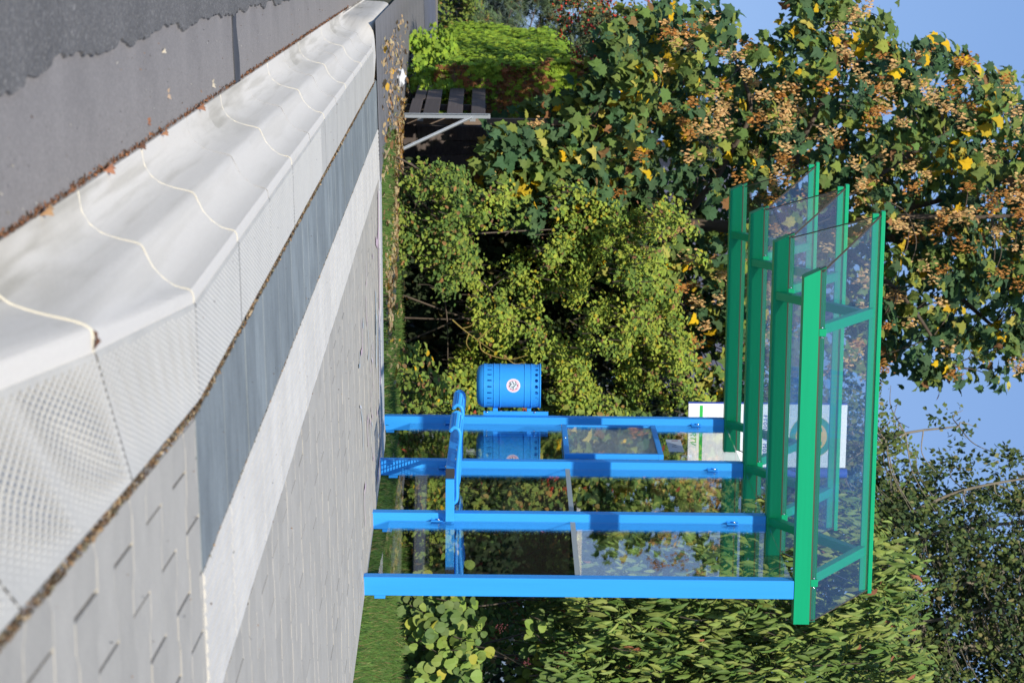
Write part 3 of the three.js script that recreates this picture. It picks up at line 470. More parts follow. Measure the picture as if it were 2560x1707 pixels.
{
  // low board fence with a steel post and a raking strut beside the footpath
  const t = thing('board_fence', 'low dark board fence with a steel strut beside the footpath', 'fence', [1.7, terrain(1.7, 24), -24]), by = terrain(1.7, 24), w = (g) => (Array.isArray(g) ? g : [g]).map((q) => q.translate(-1.7, -by, 24));
  const rows = [[-0.49, -0.375], [-0.344, -0.187], [-0.104, 0.053], [0.142, 0.286]];
  rows.forEach(([a, b], i) => { for (let k = 0; k < 3; k++) { const f0 = 23 + k * 1.45, f1 = f0 + 1.44, X = (f) => 1.738 - 0.036 * (f - 23); const y = (a + b) / 2 - (i === 0 ? 0.0 : 0.02 * k); part('board', w([bar(V(X(f0) + 0.018, y, -f0), V(X(f1) + 0.018, y - 0.02, -f1), 0.03, b - a, 0.004)]), M.wood[(i + k) % 3], t); } });
  for (const f of [24.4, 25.9, 27.2]) part('fence_post', w(box(1.80 - 0.036 * (f - 23), 1.86 - 0.036 * (f - 23), -0.75, 0.28, -f - 0.03, -f + 0.03, 0.004)), M.wood[1], t);
  part('steel_post', w([box(1.735, 1.742, -0.60, 0.335, -22.99, -22.945, 0.001), box(1.742, 1.785, -0.60, 0.335, -22.99, -22.984, 0.001)]), M.steel, t);
  part('strut', w([bar(V(1.775, 0.15, -22.97), V(2.10, -0.56, -22.8), 0.035, 0.012, 0.001), bar(V(1.775, 0.135, -22.985), V(2.10, -0.575, -22.815), 0.006, 0.03, 0.001)]), std({ color: rgb(0.50, 0.54, 0.58), metalness: 0.3, roughness: 0.5 }), t);
}
{
  // brown timber shed half hidden behind the shrubs
  const F = 24.1, t = thing('timber_shed', 'dark brown timber shed half hidden behind the shrubs', 'shed', [2.9, terrain(2.9, F), -F]), by = terrain(2.9, F), w = (g) => (Array.isArray(g) ? g : [g]).map((q) => q.translate(-2.9, -by, F));
  for (let k = 0; k < 14; k++) { const x = 1.955 + k * 0.152; part('board', w(box(x, x + 0.149, by + 0.11, 1.08 + 0.1, -F - 0.022 - (k % 2) * 0.006, -F - (k % 2) * 0.006, 0.003)), M.wood[k % 3], t); }
  part('side_wall', w(box(1.958, 1.98, by + 0.1, 1.18, -F - 1.6, -F - 0.0295)), M.wood[1], t);
  part('rail', w([box(1.93, 4.08, 1.185, 1.26, -F - 1.65, -F + 0.05, 0.004)]), M.wood[0], t);
  part('sill', w(box(1.93, 4.08, by - 0.2, by + 0.105, -F - 0.1, -F + 0.02, 0.004)), M.wood[1], t);
  const p = thing('timber_post', 'weathered square timber post beside the shed corner', 'post', [1.862, terrain(1.86, 23.6), -23.6]);
  part('post_shaft', box(-0.034, 0.034, -0.1, 1.22 - terrain(1.86, 23.6), -0.034, 0.034, 0.006), M.oldwood, p);
  for (const y of [0.16, 0.7]) part('fixing', box(-0.036, 0.0, y, y + 0.06, 0.0345, 0.038), M.steel, p);
}
{
  // grey slatted house wall glimpsed through the trees
  const F = 44, t = thing('house', 'grey slatted house wall glimpsed through gaps in the trees', 'house', [8.4, terrain(8.4, F), -F]), by = terrain(8.4, F), w = (g) => (Array.isArray(g) ? g : [g]).map((q) => q.translate(-8.4, -by, F));
  part('wall', w(box(4.6, 12.4, by - 0.3, 2.5, -F - 6, -F - 0.05)), std({ color: rgb(0.05, 0.05, 0.06) }), t);
  for (let k = 0; k < 70; k++) { const x = 4.62 + k * 0.11; part('slat', w(box(x, x + 0.05, by, 3.3, -F - 0.045, -F, 0.004)), std1slat(), t); }
  const roofS = new THREE.Shape([[-0.3, 0], [6.3, 0], [6.3, 0.15], [3, 2.2], [-0.3, 0.15]].map(([a, b]) => new THREE.Vector2(a, b)));
  part('roof', w(new THREE.ExtrudeGeometry(roofS, { depth: 8.4, bevelEnabled: false }).rotateY(Math.PI / 2).translate(4.3, 3.302, -F - 0.02)), std({ map: tex(128, grain([0.085, 0.085, 0.11], 0.4, 140), 1.2), roughness: 0.7 }), t);
  for (let k = 0; k < 7; k++) part('roof_course', w(bar(V(4.28, 3.46 + k * 0.28, -F - 0.05 - k * 0.45 + 0.27), V(12.72, 3.46 + k * 0.28, -F - 0.05 - k * 0.45 + 0.27), 0.03, 0.02, 0.002)), std1slat(), t);
}
function std1slat() { return M.slat ??= std({ color: rgb(0.21, 0.22, 0.25), roughness: 0.6 }); }

// ------------------------------------------------------------------ trees, shrubs, grass
const M_LEAF = new THREE.MeshPhysicalMaterial({ color: 0xffffff, roughness: 0.75, specularIntensity: 0.35, transmission: 0.24, thickness: 0, side: THREE.DoubleSide });
const M_WAXY = new THREE.MeshPhysicalMaterial({ color: 0xffffff, roughness: 0.6, specularIntensity: 0.5, transmission: 0.12, thickness: 0, side: THREE.DoubleSide });
function fan(out, fold = 0.15, cup = 0.1) {                                    // leaf blade from an outline [x, y], base at the origin, tip along -y; folded along the midrib
  const pos = [], c = [0, -0.45], pt = ([x, y]) => [x, y, Math.abs(x) * fold - (x * x + (y + 0.5) * (y + 0.5)) * cup];
  for (let i = 0; i < out.length; i++) { const a = out[i], b = out[(i + 1) % out.length]; pos.push(...pt(c), ...pt(a), ...pt(b)); }
  const g = new THREE.BufferGeometry(); g.setAttribute('position', new THREE.Float32BufferAttribute(pos, 3)); g.computeVertexNormals(); return g;
}
const mirror = (h) => [...h, ...h.slice().reverse().filter(([x]) => x !== 0).map(([x, y]) => [-x, y])];
const L_MAPLE = fan(mirror([[0, 0], [0.22, 0.10], [0.30, -0.06], [0.47, -0.13], [0.39, -0.30], [0.50, -0.52], [0.35, -0.55], [0.20, -0.66], [0.16, -0.78], [0, -1.02]].map(([x, y]) => [-x, y])), 0.25, 0.5);
const L_OVAL = fan(mirror([[0, 0], [0.24, -0.16], [0.34, -0.46], [0.22, -0.8], [0, -1]].map(([x, y]) => [-x, y])), 0.35, 0.25);
const L_ROUND = fan(mirror([[0, 0], [0.30, -0.02], [0.50, -0.26], [0.50, -0.58], [0.26, -0.90], [0, -1.0]].map(([x, y]) => [-x, y])), 0.22, 0.2);
const L_LANCE = fan(mirror([[0, 0], [0.08, -0.2], [0.118, -0.45], [0.075, -0.78], [0, -1]].map(([x, y]) => [-x, y])), 0.5, 0.3);
const L_LEAF2 = fan([[0, 0], [-0.12, -0.2], [-0.05, -0.34], [-0.2, -0.55], [-0.08, -0.85], [0, -1.05], [0.1, -0.8], [0.24, -0.6], [0.08, -0.4], [0.15, -0.2]], 0.9, 0.6);
const L_KEY = fan([[0, 0], [-0.22, -0.35], [-0.16, -0.85], [0.06, -1], [0.2, -0.6], [0.16, -0.2]], 0.2, 0.3);
const L_SPRAY = fan(mirror([[0, 0], [0.14, -0.2], [0.42, -0.3], [0.2, -0.42], [0.40, -0.62], [0.16, -0.66], [0.18, -0.9], [0, -1]].map(([x, y]) => [-x, y])), 0.2, 0.3);
const L_NEEDLE = (() => { const R = rng(3), p = []; for (let i = 0; i < 14; i++) { const d = V(gauss(R), gauss(R) - 0.2, gauss(R)).normalize(), s = V(d.y, -d.x, 0.3).normalize().multiplyScalar(0.045); p.push(s.x, s.y, s.z, -s.x, -s.y, -s.z, d.x, d.y, d.z); } const g = new THREE.BufferGeometry(); g.setAttribute('position', new THREE.Float32BufferAttribute(p, 3)); g.computeVertexNormals(); return g; })();
const L_BERRY = new THREE.IcosahedronGeometry(0.5, 1);
const _q = new THREE.Quaternion(), _b = new THREE.Matrix4(), _x = V(), _y = V(), _z = V();
function pose(p, normal, tip, size, out) {                                     // blade facing normal with its tip towards tip
  _z.copy(normal).normalize(); _y.copy(tip).negate(); _y.addScaledVector(_z, -_y.dot(_z)).normalize(); _x.crossVectors(_y, _z);
  _b.makeBasis(_x, _y, _z); _q.setFromRotationMatrix(_b); return out.compose(p, _q, V(size, size, size));
}
function jitter(c, R, a) { const s = 1 + (R() - 0.5) * a; return [c[0] * s * (1 + (R() - 0.5) * a * 0.6), c[1] * s, c[2] * s * (1 + (R() - 0.5) * a * 0.5)]; }
// leaves: list of { p, n, tip, s, c }; big of them become parts of their own, the rest one part
function foliage(owner, name, list, geo, mat, solo = 0, soloName = 'leaf', prefer = null) {
  const o = owner.position, m = new THREE.Matrix4(), col = new THREE.Color();
  let ones = [];
  if (solo) {
    const key = list.map((l, i) => [prefer ? prefer(l) : l.s / (-l.p.z), i]).sort((a, b) => b[0] - a[0]).slice(0, solo).map((k) => k[1]);
    const set = new Set(key); ones = key.map((i) => list[i]); list = list.filter((_, i) => !set.has(i));
    const mats = new Map();
    for (const l of ones) {
      const k = l.c.map((v) => Math.round(Math.pow(v, 0.45) * 14)).join(); if (!mats.has(k)) { const mm = mat.clone(); mm.color = rgb(...l.c); mats.set(k, mm); }
      const e = new THREE.Mesh(geo, mats.get(k)); e.name = soloName; e.castShadow = e.receiveShadow = true; pose(l.p.clone().sub(o), l.n, l.tip, l.s, m); m.decompose(e.position, e.quaternion, e.scale); owner.add(e);
    }
  }
  const im = new THREE.InstancedMesh(geo, mat, list.length);
  list.forEach((l, i) => { im.setMatrixAt(i, pose(l.p.clone().sub(o), l.n, l.tip, l.s, m)); im.setColorAt(i, col.setRGB(...l.c)); });
  im.name = name; im.castShadow = im.receiveShadow = true; im.userData.kind = 'stuff'; owner.add(im); return im;
}
const inPoly = (poly, x, y) => { let c = false; for (let i = 0, j = poly.length - 1; i < poly.length; j = i++) { const [a, b] = poly[i], [d, e] = poly[j]; if ((b > y) !== (e > y) && x < (d - a) * (y - b) / (e - b) + a) c = !c; } return c; };
// clump centres inside an outline seen along the street, at depths between f0 and f1
function clumps(R, poly, n, depth, keep = () => true) {
  const xs = poly.map((p) => p[0]), ys = poly.map((p) => p[1]), x0 = Math.min(...xs), x1 = Math.max(...xs), y0 = Math.min(...ys), y1 = Math.max(...ys), out = [];
  for (let k = 0; out.length < n && k < n * 60; k++) { const x = lerp(x0, x1, R()), y = lerp(y0, y1, R()); if (!inPoly(poly, x, y)) continue; const d = depth(x, y), f = lerp(d[0], d[1], R()); if (keep(x, y, f)) out.push(V(x, y, -f)); }
  return out;
}
const rnd = (R, a = 1) => V(gauss(R) * a, gauss(R) * a, gauss(R) * a);
const DOWN = V(0, -1, 0), FRONT = V(-0.15, 0, 1);
function leavesOf(R, cs, per, spread, size, colour, o = {}) {
  const L = [], { up = 0.5, face = 0.5, rand = 0.7, droop = 1, flat = 1 } = o;
  for (const c of cs) { const n = Math.max(1, Math.round(per * (0.5 + R()))); const tone = R(); for (let i = 0; i < n; i++) { const p = c.clone().add(V(gauss(R) * spread, gauss(R) * spread * flat, gauss(R) * spread)); const nrm = rnd(R, rand).add(V(0, up, 0)).addScaledVector(FRONT, face).addScaledVector(SUN, 0.35).add(p.clone().sub(c).normalize().multiplyScalar(0.3)); L.push({ p, n: nrm, tip: rnd(R, 0.6).addScaledVector(DOWN, droop), s: size * (0.65 + 0.7 * R()), c: colour(R, p, tone) }); } }
  return L;
}
const pick = (R, table) => { let t = R(); for (const [w, c] of table) { if ((t -= w) < 0) return c; } return table[table.length - 1][1]; };

{ // maple: dark green autumn crown over the shelter, hung with bunches of tan keys
  const R = rng(401), F = 24.2, X = 3.0, t = thing('maple_tree', 'large maple with dark green and yellow leaves and tan seed bunches behind the shelter', 'tree', [X, terrain(X, F), -F]), o = t.position;
  const poly = [[0.85, 1.5], [0.72, 2.3], [0.75, 2.75], [1.1, 3.1], [1.32, 3.3], [1.0, 3.5], [0.55, 3.65], [0.5, 3.95], [0.85, 4.5], [1.15, 5.2], [1.4, 5.6], [1.6, 6.6], [4.6, 7.0], [4.75, 6.0], [4.55, 5.4], [4.72, 5.05], [4.62, 4.65], [4.35, 4.25], [4.25, 3.6], [4.4, 2.6], [4.3, 1.9], [3.6, 1.7], [3.0, 1.5], [2.7, 0.85], [2.2, 0.35], [1.8, 0.45], [1.75, 1.0], [1.35, 1.4]];
  const n1 = fbm(402, 4, 3), hole = (x, y) => n1(x / 9 + 0.5, y / 9);
  const sky = (x, y) => (x > 2.7 && x < 3.6 && y > 3.4 && y < 4.1 ? 0.4 : 1) * (x > 2.0 && x < 3.0 && y > 2.55 && y < 3.0 ? 0.6 : 1) * (hole(x, y) > 0.44 ? 1 : 0.5) * (y > 3.2 && x > 3.2 ? 0.8 : 1);
  const cs = clumps(R, poly, 1000, (x, y) => (y < 2 ? [22.0, 24.5] : [22.4, 27]), (x, y) => R() < sky(x, y));
  const low = R; for (let i = 0; i < 90; i++) { const a = R() * 6.283, d = Math.sqrt(R()); cs.push(V(2.32 + Math.cos(a) * d * 0.42, 0.95 + Math.sin(a) * d * 0.62, -22.0 - R() * 0.8)); }
  const colour = (r, p, tone) => { if (tone > 0.93 && r() < 0.35) return jitter([0.55, 0.36, 0.02], r, 0.3); const k = r(); if (k < 0.035) return jitter([0.75, 0.47, 0.012], r, 0.25); if (k < 0.06) return jitter([0.45, 0.40, 0.08], r, 0.4); if (k < 0.08) return jitter([0.26, 0.13, 0.05], r, 0.5); if (k > 0.88) return jitter([0.26, 0.30, 0.05], r, 0.4); return jitter(tone < 0.55 ? [0.065, 0.13, 0.052] : [0.13, 0.195, 0.045], r, 0.55); };
  const L = leavesOf(R, cs, 17, 0.16, 0.118, colour, { up: 0.4, face: 0.45, rand: 0.95, droop: 0.9 });
  // boughs
  const wood = [], y0 = o.y, P = (x, y, f) => V(x - o.x, y - o.y, -f - o.z);
  part('trunk', limb([V(0, -0.3, 0), V(0.02, 0.8, 0), V(-0.05, 1.7, 0.05), V(-0.02, 2.5, 0.1), P(3.0, 3.0, 24.1), P(3.15, 3.6, 24.4), P(3.3, 4.4, 25)], 0.14, 0.03), M.bark, t);
  const hubs = [[[2.97, 2.3, 24.1], [2.55, 2.62, 23.8], [2.1, 2.85, 23.6], [1.7, 3.0, 23.5], [1.0, 2.75, 23.6]], [[2.95, 2.9, 24.1], [3.0, 3.6, 23.6], [3.2, 4.1, 23.4], [3.6, 4.6, 23.2], [4.3, 5.1, 23.2]], [[2.95, 3.2, 24], [2.6, 4.0, 23.6], [2.1, 4.7, 23.4], [1.7, 5.4, 23.4]], [[2.95, 4.0, 24.1], [2.7, 5.0, 24.0], [2.4, 6.0, 24]], [[2.95, 2.0, 24.1], [2.5, 1.9, 23.4], [2.1, 1.3, 22.8], [1.95, 0.9, 22.6]], [[2.97, 2.1, 24.1], [3.5, 2.3, 23.5], [4.0, 2.4, 23.2]], [[2.95, 3.6, 24.1], [2.2, 3.5, 23.6], [1.5, 3.75, 23.4], [0.8, 3.85, 23.3]], [[3, 4.5, 24.2], [3.6, 5.2, 23.8], [4.2, 5.9, 23.6]], [[3, 3.1, 24], [2.75, 4.4, 23.1], [2.72, 5.3, 22.9], [2.65, 6.2, 22.8]]];
  hubs.forEach((h) => part('limb', limb(h.map((p) => P(...p)), 0.045, 0.012), M.bark, t));
  const joints = hubs.flatMap((h) => { const c = new THREE.CatmullRomCurve3(h.map((p) => V(p[0], p[1], -p[2]))); return c.getPoints(10); });
  for (const c of cs) { let best = joints[0], bd = 1e9; for (const j of joints) { const d = j.distanceTo(c); if (d < bd) { bd = d; best = j; } } if (bd > 0.9) continue; const mid = best.clone().lerp(c, 0.5).add(V(gauss(R) * 0.08, 0.06 + gauss(R) * 0.05, gauss(R) * 0.08)); const l = (v) => v.clone().sub(o); wood.push(limb([l(best), l(mid), l(c)], 0.008, 0.003, 5)); }
  part('twigs', wood, M.bark, t, null, 'stuff');
  foliage(t, 'crown', L, L_MAPLE, M_LEAF, 290, 'leaf', (l) => (l.c[0] > 0.4 ? 2 : 0) + l.s / (-l.p.z));
  // bunches of winged keys
  const K = [], kc = clumps(R, poly, 330, () => [21.9, 23.4], (x, y) => R() < sky(x, y) * (n1(y / 5, x / 5) > 0.46 ? 1 : 0.22));
  for (const c of kc) { const n = 26 + Math.floor(R() * 36), rr = 0.045 + R() * 0.055, tan = R(); for (let i = 0; i < n; i++) { K.push({ p: c.clone().add(V(gauss(R) * rr, gauss(R) * rr * 1.3, gauss(R) * rr)), n: rnd(R).addScaledVector(FRONT, 0.7), tip: rnd(R, 0.5).add(DOWN), s: 0.038 * (0.7 + R() * 0.6), c: jitter(tan < 0.4 ? [0.46, 0.21, 0.05] : [0.66, 0.42, 0.17], R, 0.45) }); } }
  foliage(t, 'seed_bunches', K, L_KEY, M_LEAF);
}
{ // light small-leaved tree on the right
  const R = rng(451), F = 22.5, X = 7.0, t = thing('poplar_tree', 'airy small-leaved tree with pale whippy branches right of the maple', 'tree', [X, terrain(X, F), -F]), o = t.position;
  const poly = [[4.25, 3.2], [4.3, 4.2], [4.55, 4.6], [4.5, 5.0], [4.8, 5.3], [5.05, 4.75], [5.4, 5.3], [5.2, 5.9], [5.9, 6.8], [9, 6.8], [9, 1.6], [7, 2.2], [5.6, 2.6], [4.6, 2.4]];
  const n1 = fbm(452, 5, 3), hubs = [];
  const wood = [[[7.0, 0.0, 22.5], [7.0, 1.6, 22.5], [6.9, 3.0, 22.4], [7.0, 4.6, 22.3], [7.1, 6.6, 22.3]], [[6.9, 2.4, 22.4], [6.4, 3.2, 22.2], [5.9, 4.0, 22], [5.35, 4.9, 21.9], [5.1, 5.9, 21.8]], [[6.95, 2.9, 22.4], [6.6, 4.0, 22.1], [6.3, 5.0, 22], [6.15, 6.4, 21.9]], [[6.95, 3.4, 22.4], [7.3, 4.6, 22.2], [7.6, 6.0, 22]], [[6.7, 2.7, 22.3], [5.9, 3.1, 22], [5.2, 3.6, 21.8], [4.7, 4.3, 21.6], [4.6, 4.9, 21.6]], [[6.5, 3.4, 22.2], [5.8, 4.6, 21.9], [5.6, 5.6, 21.8], [5.62, 6.4, 21.8]], [[6.95, 3.0, 22.4], [6.55, 4.9, 21.7], [6.3, 5.6, 21.6]]];
  const P = (p) => V(p[0], p[1], -p[2]).sub(o);
  wood.forEach((h, i) => { part(i ? 'limb' : 'trunk', limb(h.map(P), i ? 0.038 : 0.10, i ? 0.008 : 0.03), M.palebark, t); hubs.push(...new THREE.CatmullRomCurve3(h.map((p) => V(p[0], p[1], -p[2]))).getPoints(14)); });
  const cs = clumps(R, poly, 5200, () => [21, 24], (x, y) => R() < (n1(x / 4, y / 4) > 0.44 ? 1 : 0.4) * (y > 4.3 && x < 5.3 ? 0.16 : 1) * (y > 4.6 && x < 6.2 ? 0.55 : 1)), tw = [];
  for (const c of cs) { let best = hubs[0], bd = 1e9; for (const j of hubs) { const d = j.distanceTo(c); if (d < bd) { bd = d; best = j; } } if (bd > 1.1) continue; const l = (v) => v.clone().sub(o); tw.push(limb([l(best), l(best.clone().lerp(c, 0.5).add(V(gauss(R) * 0.06, -0.03, gauss(R) * 0.06))), l(c.clone().add(V(0, 0.08, 0)))], 0.0075, 0.0025, 5)); }
  part('twigs', tw, M.palebark, t, null, 'stuff');
  foliage(t, 'crown', leavesOf(R, cs, 18, 0.11, 0.052, (r, p, tone) => { const k = r(); return k < 0.05 ? jitter([0.22, 0.20, 0.08], r, 0.4) : jitter(tone < 0.6 ? [0.06, 0.095, 0.03] : [0.12, 0.16, 0.04], r, 0.6); }, { up: 0.3, face: 0.35, rand: 0.9, droop: 1.2 }), L_OVAL, M_LEAF);
}
function shrub(name, label, at, poly, o) {
  const R = rng(o.seed), t = thing(name, label, 'shrub', [at[0], terrain(at[0], at[1]), -at[1]], o.group), q = t.position;
  const cs = clumps(R, poly, o.n, o.depth, o.keep), st = [], roots = o.roots ?? 4;
  for (let i = 0; i < roots; i++) { const a = V((i / Math.max(1, roots - 1) - 0.5) * (o.rootw ?? 0.8), -0.05, gauss(R) * 0.25), c = cs[Math.floor(R() * cs.length)].clone().sub(q); part('stem', limb([a, a.clone().lerp(c, 0.4).add(V(gauss(R) * 0.1, 0.2, 0)), c.clone().lerp(a, 0.15), c], 0.010, 0.004, 6), M.bark, t); }
  for (const c of cs) { const l = c.clone().sub(q), b = l.clone().add(V(gauss(R) * 0.09, -0.10 - 0.1 * R(), -0.1)); st.push(limb([b, b.clone().lerp(l, 0.5).add(V(gauss(R) * 0.03, 0.02, 0)), l], 0.006, 0.002, 4)); }
  part('twigs', st, o.bark ?? M.bark, t, null, 'stuff');
  foliage(t, 'leaves', leavesOf(R, cs, o.per, o.spread, o.size, o.colour, o.orient), o.leaf, o.mat ?? M_LEAF, o.solo ?? 0);
  return [t, R];
}
const dk = fbm(470, 5, 3), R9 = rng(9);
{ // yellow-green bush in the middle
  const [t] = shrub('privet_bush', 'sunlit yellow green small-leaved bush between the fence and the shelter', [3.35, 21.6], [[2.3, 0.3], [2.3, 1.2], [2.6, 1.65], [2.5, 2.2], [3.0, 2.45], [3.5, 2.1], [4.1, 2.6], [4.75, 2.5], [4.8, 1.0], [4.75, -0.35], [4.2, -0.1], [3.9, 0.15], [3.3, 0.2], [2.8, 0.0]],
    { seed: 471, n: 1000, depth: (x, y) => [20.4 + 0.25 * Math.abs(x - 3.4) + 1.2 * smooth(0.62, 0.45, dk(y / 2.2, x / 2.2)), 22.3], keep: (x, y) => R9() < (dk(x / 1.8, y / 1.8) > 0.49 ? 1 : 0.05), per: 26, spread: 0.078, size: 0.041, leaf: L_OVAL, rootw: 1.6, roots: 7, colour: (r, p, tone) => { const k = r(); if (k < 0.04) return jitter([0.45, 0.36, 0.03], r, 0.4); if (k < 0.07) return jitter([0.26, 0.13, 0.06], r, 0.4); return jitter(tone < 0.35 ? [0.16, 0.24, 0.04] : [0.30, 0.37, 0.05], r, 0.5); }, orient: { up: 0.6, face: 0.4, rand: 0.7, droop: 0.3 } });
  const q = t.position, twig = (pts) => part('lichen_twig', limb(pts.map(([x, y, f]) => V(x, y, -f).sub(q)), 0.007, 0.003, 6), std({ color: rgb(0.27, 0.20, 0.05), roughness: 1 }), t, 'bare twig yellow with lichen');
  twig([[3.42, 0.03, 20.5], [3.5, 0.12, 20.5], [3.62, 0.28, 20.5], [3.72, 0.42, 20.5]]); twig([[3.5, 0.12, 20.5], [3.47, 0.2, 20.48], [3.4, 0.24, 20.46]]); twig([[3.62, 0.28, 20.5], [3.7, 0.3, 20.5], [3.78, 0.55, 20.5], [3.74, 0.72, 20.5]]); twig([[3.55, 0.18, 20.5], [3.63, 0.16, 20.48], [3.7, 0.2, 20.46]]); twig([[3.74, 0.5, 20.5], [3.82, 0.6, 20.5], [3.8, 0.7, 20.48]]); twig([[3.6, 0.26, 20.5], [3.52, 0.36, 20.5], [3.46, 0.42, 20.5]]);
}
shrub('bramble_bush', 'darker green bush low at the leaf strewn grass edge', [2.35, 20.9], [[2.1, -0.3], [2.15, 0.1], [2.35, 0.35], [2.6, 0.1], [3.0, 0.25], [3.2, 0.0], [3.0, -0.5], [2.3, -0.5]],
  { seed: 481, n: 420, depth: () => [20.4, 21.6], keep: (x, y) => dk(x / 1.6 + 0.3, y / 1.6) > 0.47, per: 16, spread: 0.08, size: 0.042, leaf: L_OVAL, colour: (r, p, tone) => { const k = r(); if (k < 0.06) return jitter([0.30, 0.17, 0.06], r, 0.4); return jitter(tone < 0.5 ? [0.10, 0.17, 0.035] : [0.22, 0.29, 0.045], r, 0.5); }, orient: { up: 0.6, face: 0.4, droop: 0.3 } });
shrub('low_weeds', 'low leafy weeds with yellow blooms beside the grass strip', [4.2, 19.6], [[3.5, -0.5], [3.6, -0.15], [4.0, 0.2], [4.5, 0.35], [5.2, 0.1], [5.4, -0.4], [4.6, -0.5]],
  { seed: 486, n: 150, depth: () => [18.9, 20.2], per: 14, spread: 0.08, size: 0.055, leaf: L_OVAL, colour: (r) => { const k = r(); if (k < 0.05) return jitter([0.6, 0.4, 0.02], r, 0.2); if (k < 0.12) return jitter([0.3, 0.16, 0.07], r, 0.4); return jitter([0.20, 0.27, 0.045], r, 0.5); }, orient: { up: 0.7, face: 0.3, droop: 0.2 } });
shrub('hazel_bush', 'green bush seen through the shelter glass', [5.0, 20.2], [[4.3, -0.4], [4.3, 1.6], [4.8, 2.3], [5.6, 2.4], [6.4, 2.1], [6.5, -0.4]],
  { seed: 491, n: 1250, depth: () => [19.3, 21.5], keep: (x, y) => R9() < (dk(x / 1.4, y / 1.4 + 0.4) > 0.47 ? 1 : 0.3), per: 16, spread: 0.12, size: 0.062, leaf: L_OVAL, rootw: 1.4, colour: (r, p, tone) => { const k = r(); if (k < 0.012) return jitter([0.34, 0.07, 0.04], r, 0.4); if (k < 0.1) return jitter([0.3, 0.2, 0.06], r, 0.4); return jitter(tone < 0.5 ? [0.11, 0.18, 0.04] : [0.24, 0.30, 0.06], r, 0.5); }, orient: { up: 0.5, face: 0.4, droop: 0.6 } });
shrub('dogwood_bush', 'tall shrub with drooping lance shaped leaves right of the shelter', [6.1, 18.2], [[4.75, 1.5], [4.75, 2.6], [4.55, 3.3], [4.85, 3.85], [5.5, 3.9], [6.4, 4.1], [7.2, 3.9], [7.2, 0.4], [6.3, 0.75], [5.6, 0.95], [5.1, 1.2]],
  { seed: 501, n: 1700, depth: (x) => [17.0, 18.9], keep: (x, y) => R9() < (dk(x / 1.3 + 0.7, y / 1.3) > 0.46 ? 1 : 0.14), per: 12, spread: 0.12, size: 0.128, leaf: L_LANCE, mat: M_WAXY, solo: 280, rootw: 1.2, roots: 8, colour: (r, p, tone) => { const k = r(); if (k < 0.008) return jitter([0.28, 0.11, 0.05], r, 0.4); return jitter(tone < 0.4 ? [0.11, 0.18, 0.035] : [0.21, 0.27, 0.06], r, 0.45); }, orient: { up: 0.3, face: 0.3, rand: 0.65, droop: 2.4 } });
{
  const [t, R] = shrub('guelder_bush', 'shrub with rounded green leaves and dark red berries right of the grass', [5.85, 18.0], [[5.2, -0.25], [5.2, 0.45], [5.35, 0.75], [5.7, 1.15], [6.3, 1.2], [7.0, 1.2], [7.0, -0.35], [5.6, -0.4]],
    { seed: 511, n: 460, depth: () => [17.1, 18.4], keep: (x, y) => dk(x / 2.4, y / 2.4 + 0.2) > 0.44, per: 5, spread: 0.10, size: 0.078, leaf: L_ROUND, mat: M_WAXY, solo: 260, roots: 6, colour: (r, p, tone) => { const k = r(); if (k < 0.04) return jitter([0.36, 0.36, 0.04], r, 0.3); return jitter(tone < 0.5 ? [0.10, 0.16, 0.035] : [0.20, 0.275, 0.05], r, 0.4); }, orient: { up: 0.3, face: 0.7, rand: 0.55, droop: 0.9 } });
  const B = []; for (const [x, y, f] of [[5.55, 0.72, 17.1], [5.62, 0.95, 17.1], [5.5, 1.0, 17.15], [5.75, 0.4, 17.1], [5.3, 0.5, 17.2], [5.9, 0.85, 17.1]]) for (let i = 0; i < 22; i++) B.push({ p: V(x + gauss(R) * 0.035, y + gauss(R) * 0.045, -f + gauss(R) * 0.03), n: V(0, 0, 1), tip: DOWN, s: 0.012, c: jitter([0.10, 0.02, 0.022], R, 0.5) });
  foliage(t, 'berries', B, L_BERRY, std({ roughness: 0.4 }));
}
{ // rose hips
  const R = rng(521), t = thing('rose_bush', 'tall arching rose bush dotted with red hips behind the conifer hedge', 'shrub', [2.9, terrain(2.9, 28.5), -28.5]), o = t.position;
  const poly = [[0.45, 0.9], [0.5, 1.5], [0.1, 1.75], [0.3, 2.1], [0.8, 2.2], [1.5, 2.0], [1.6, 1.3], [1.25, 1.2]], cs = clumps(R, poly, 150, () => [26.2, 28]), st = [], B = [];
  for (const c of cs) { const l = c.clone().sub(o); if (R() < 0.14) st.push(limb([V(gauss(R) * 0.2, 0, gauss(R) * 0.2), V(l.x * 0.15, l.y * 0.75, l.z * 0.2), V(l.x * 0.6, l.y * 1.1, l.z * 0.6), l], 0.009, 0.003, 5)); const n = 2 + Math.floor(R() * 5); for (let i = 0; i < n; i++) B.push({ p: c.clone().add(rnd(R, 0.07)), n: rnd(R), tip: DOWN, s: 0.030 * (0.7 + 0.5 * R()), c: jitter([0.52, 0.045, 0.02], R, 0.35) }); }
  part('canes', st, M.bark, t, null, 'stuff'); foliage(t, 'hips', B, L_BERRY, std({ roughness: 0.35 }));
  foliage(t, 'leaves', leavesOf(R, cs, 14, 0.09, 0.045, (r) => { const k = r(); return k < 0.2 ? jitter([0.32, 0.22, 0.07], r, 0.4) : jitter([0.10, 0.13, 0.045], r, 0.5); }), L_OVAL, M_LEAF);
}
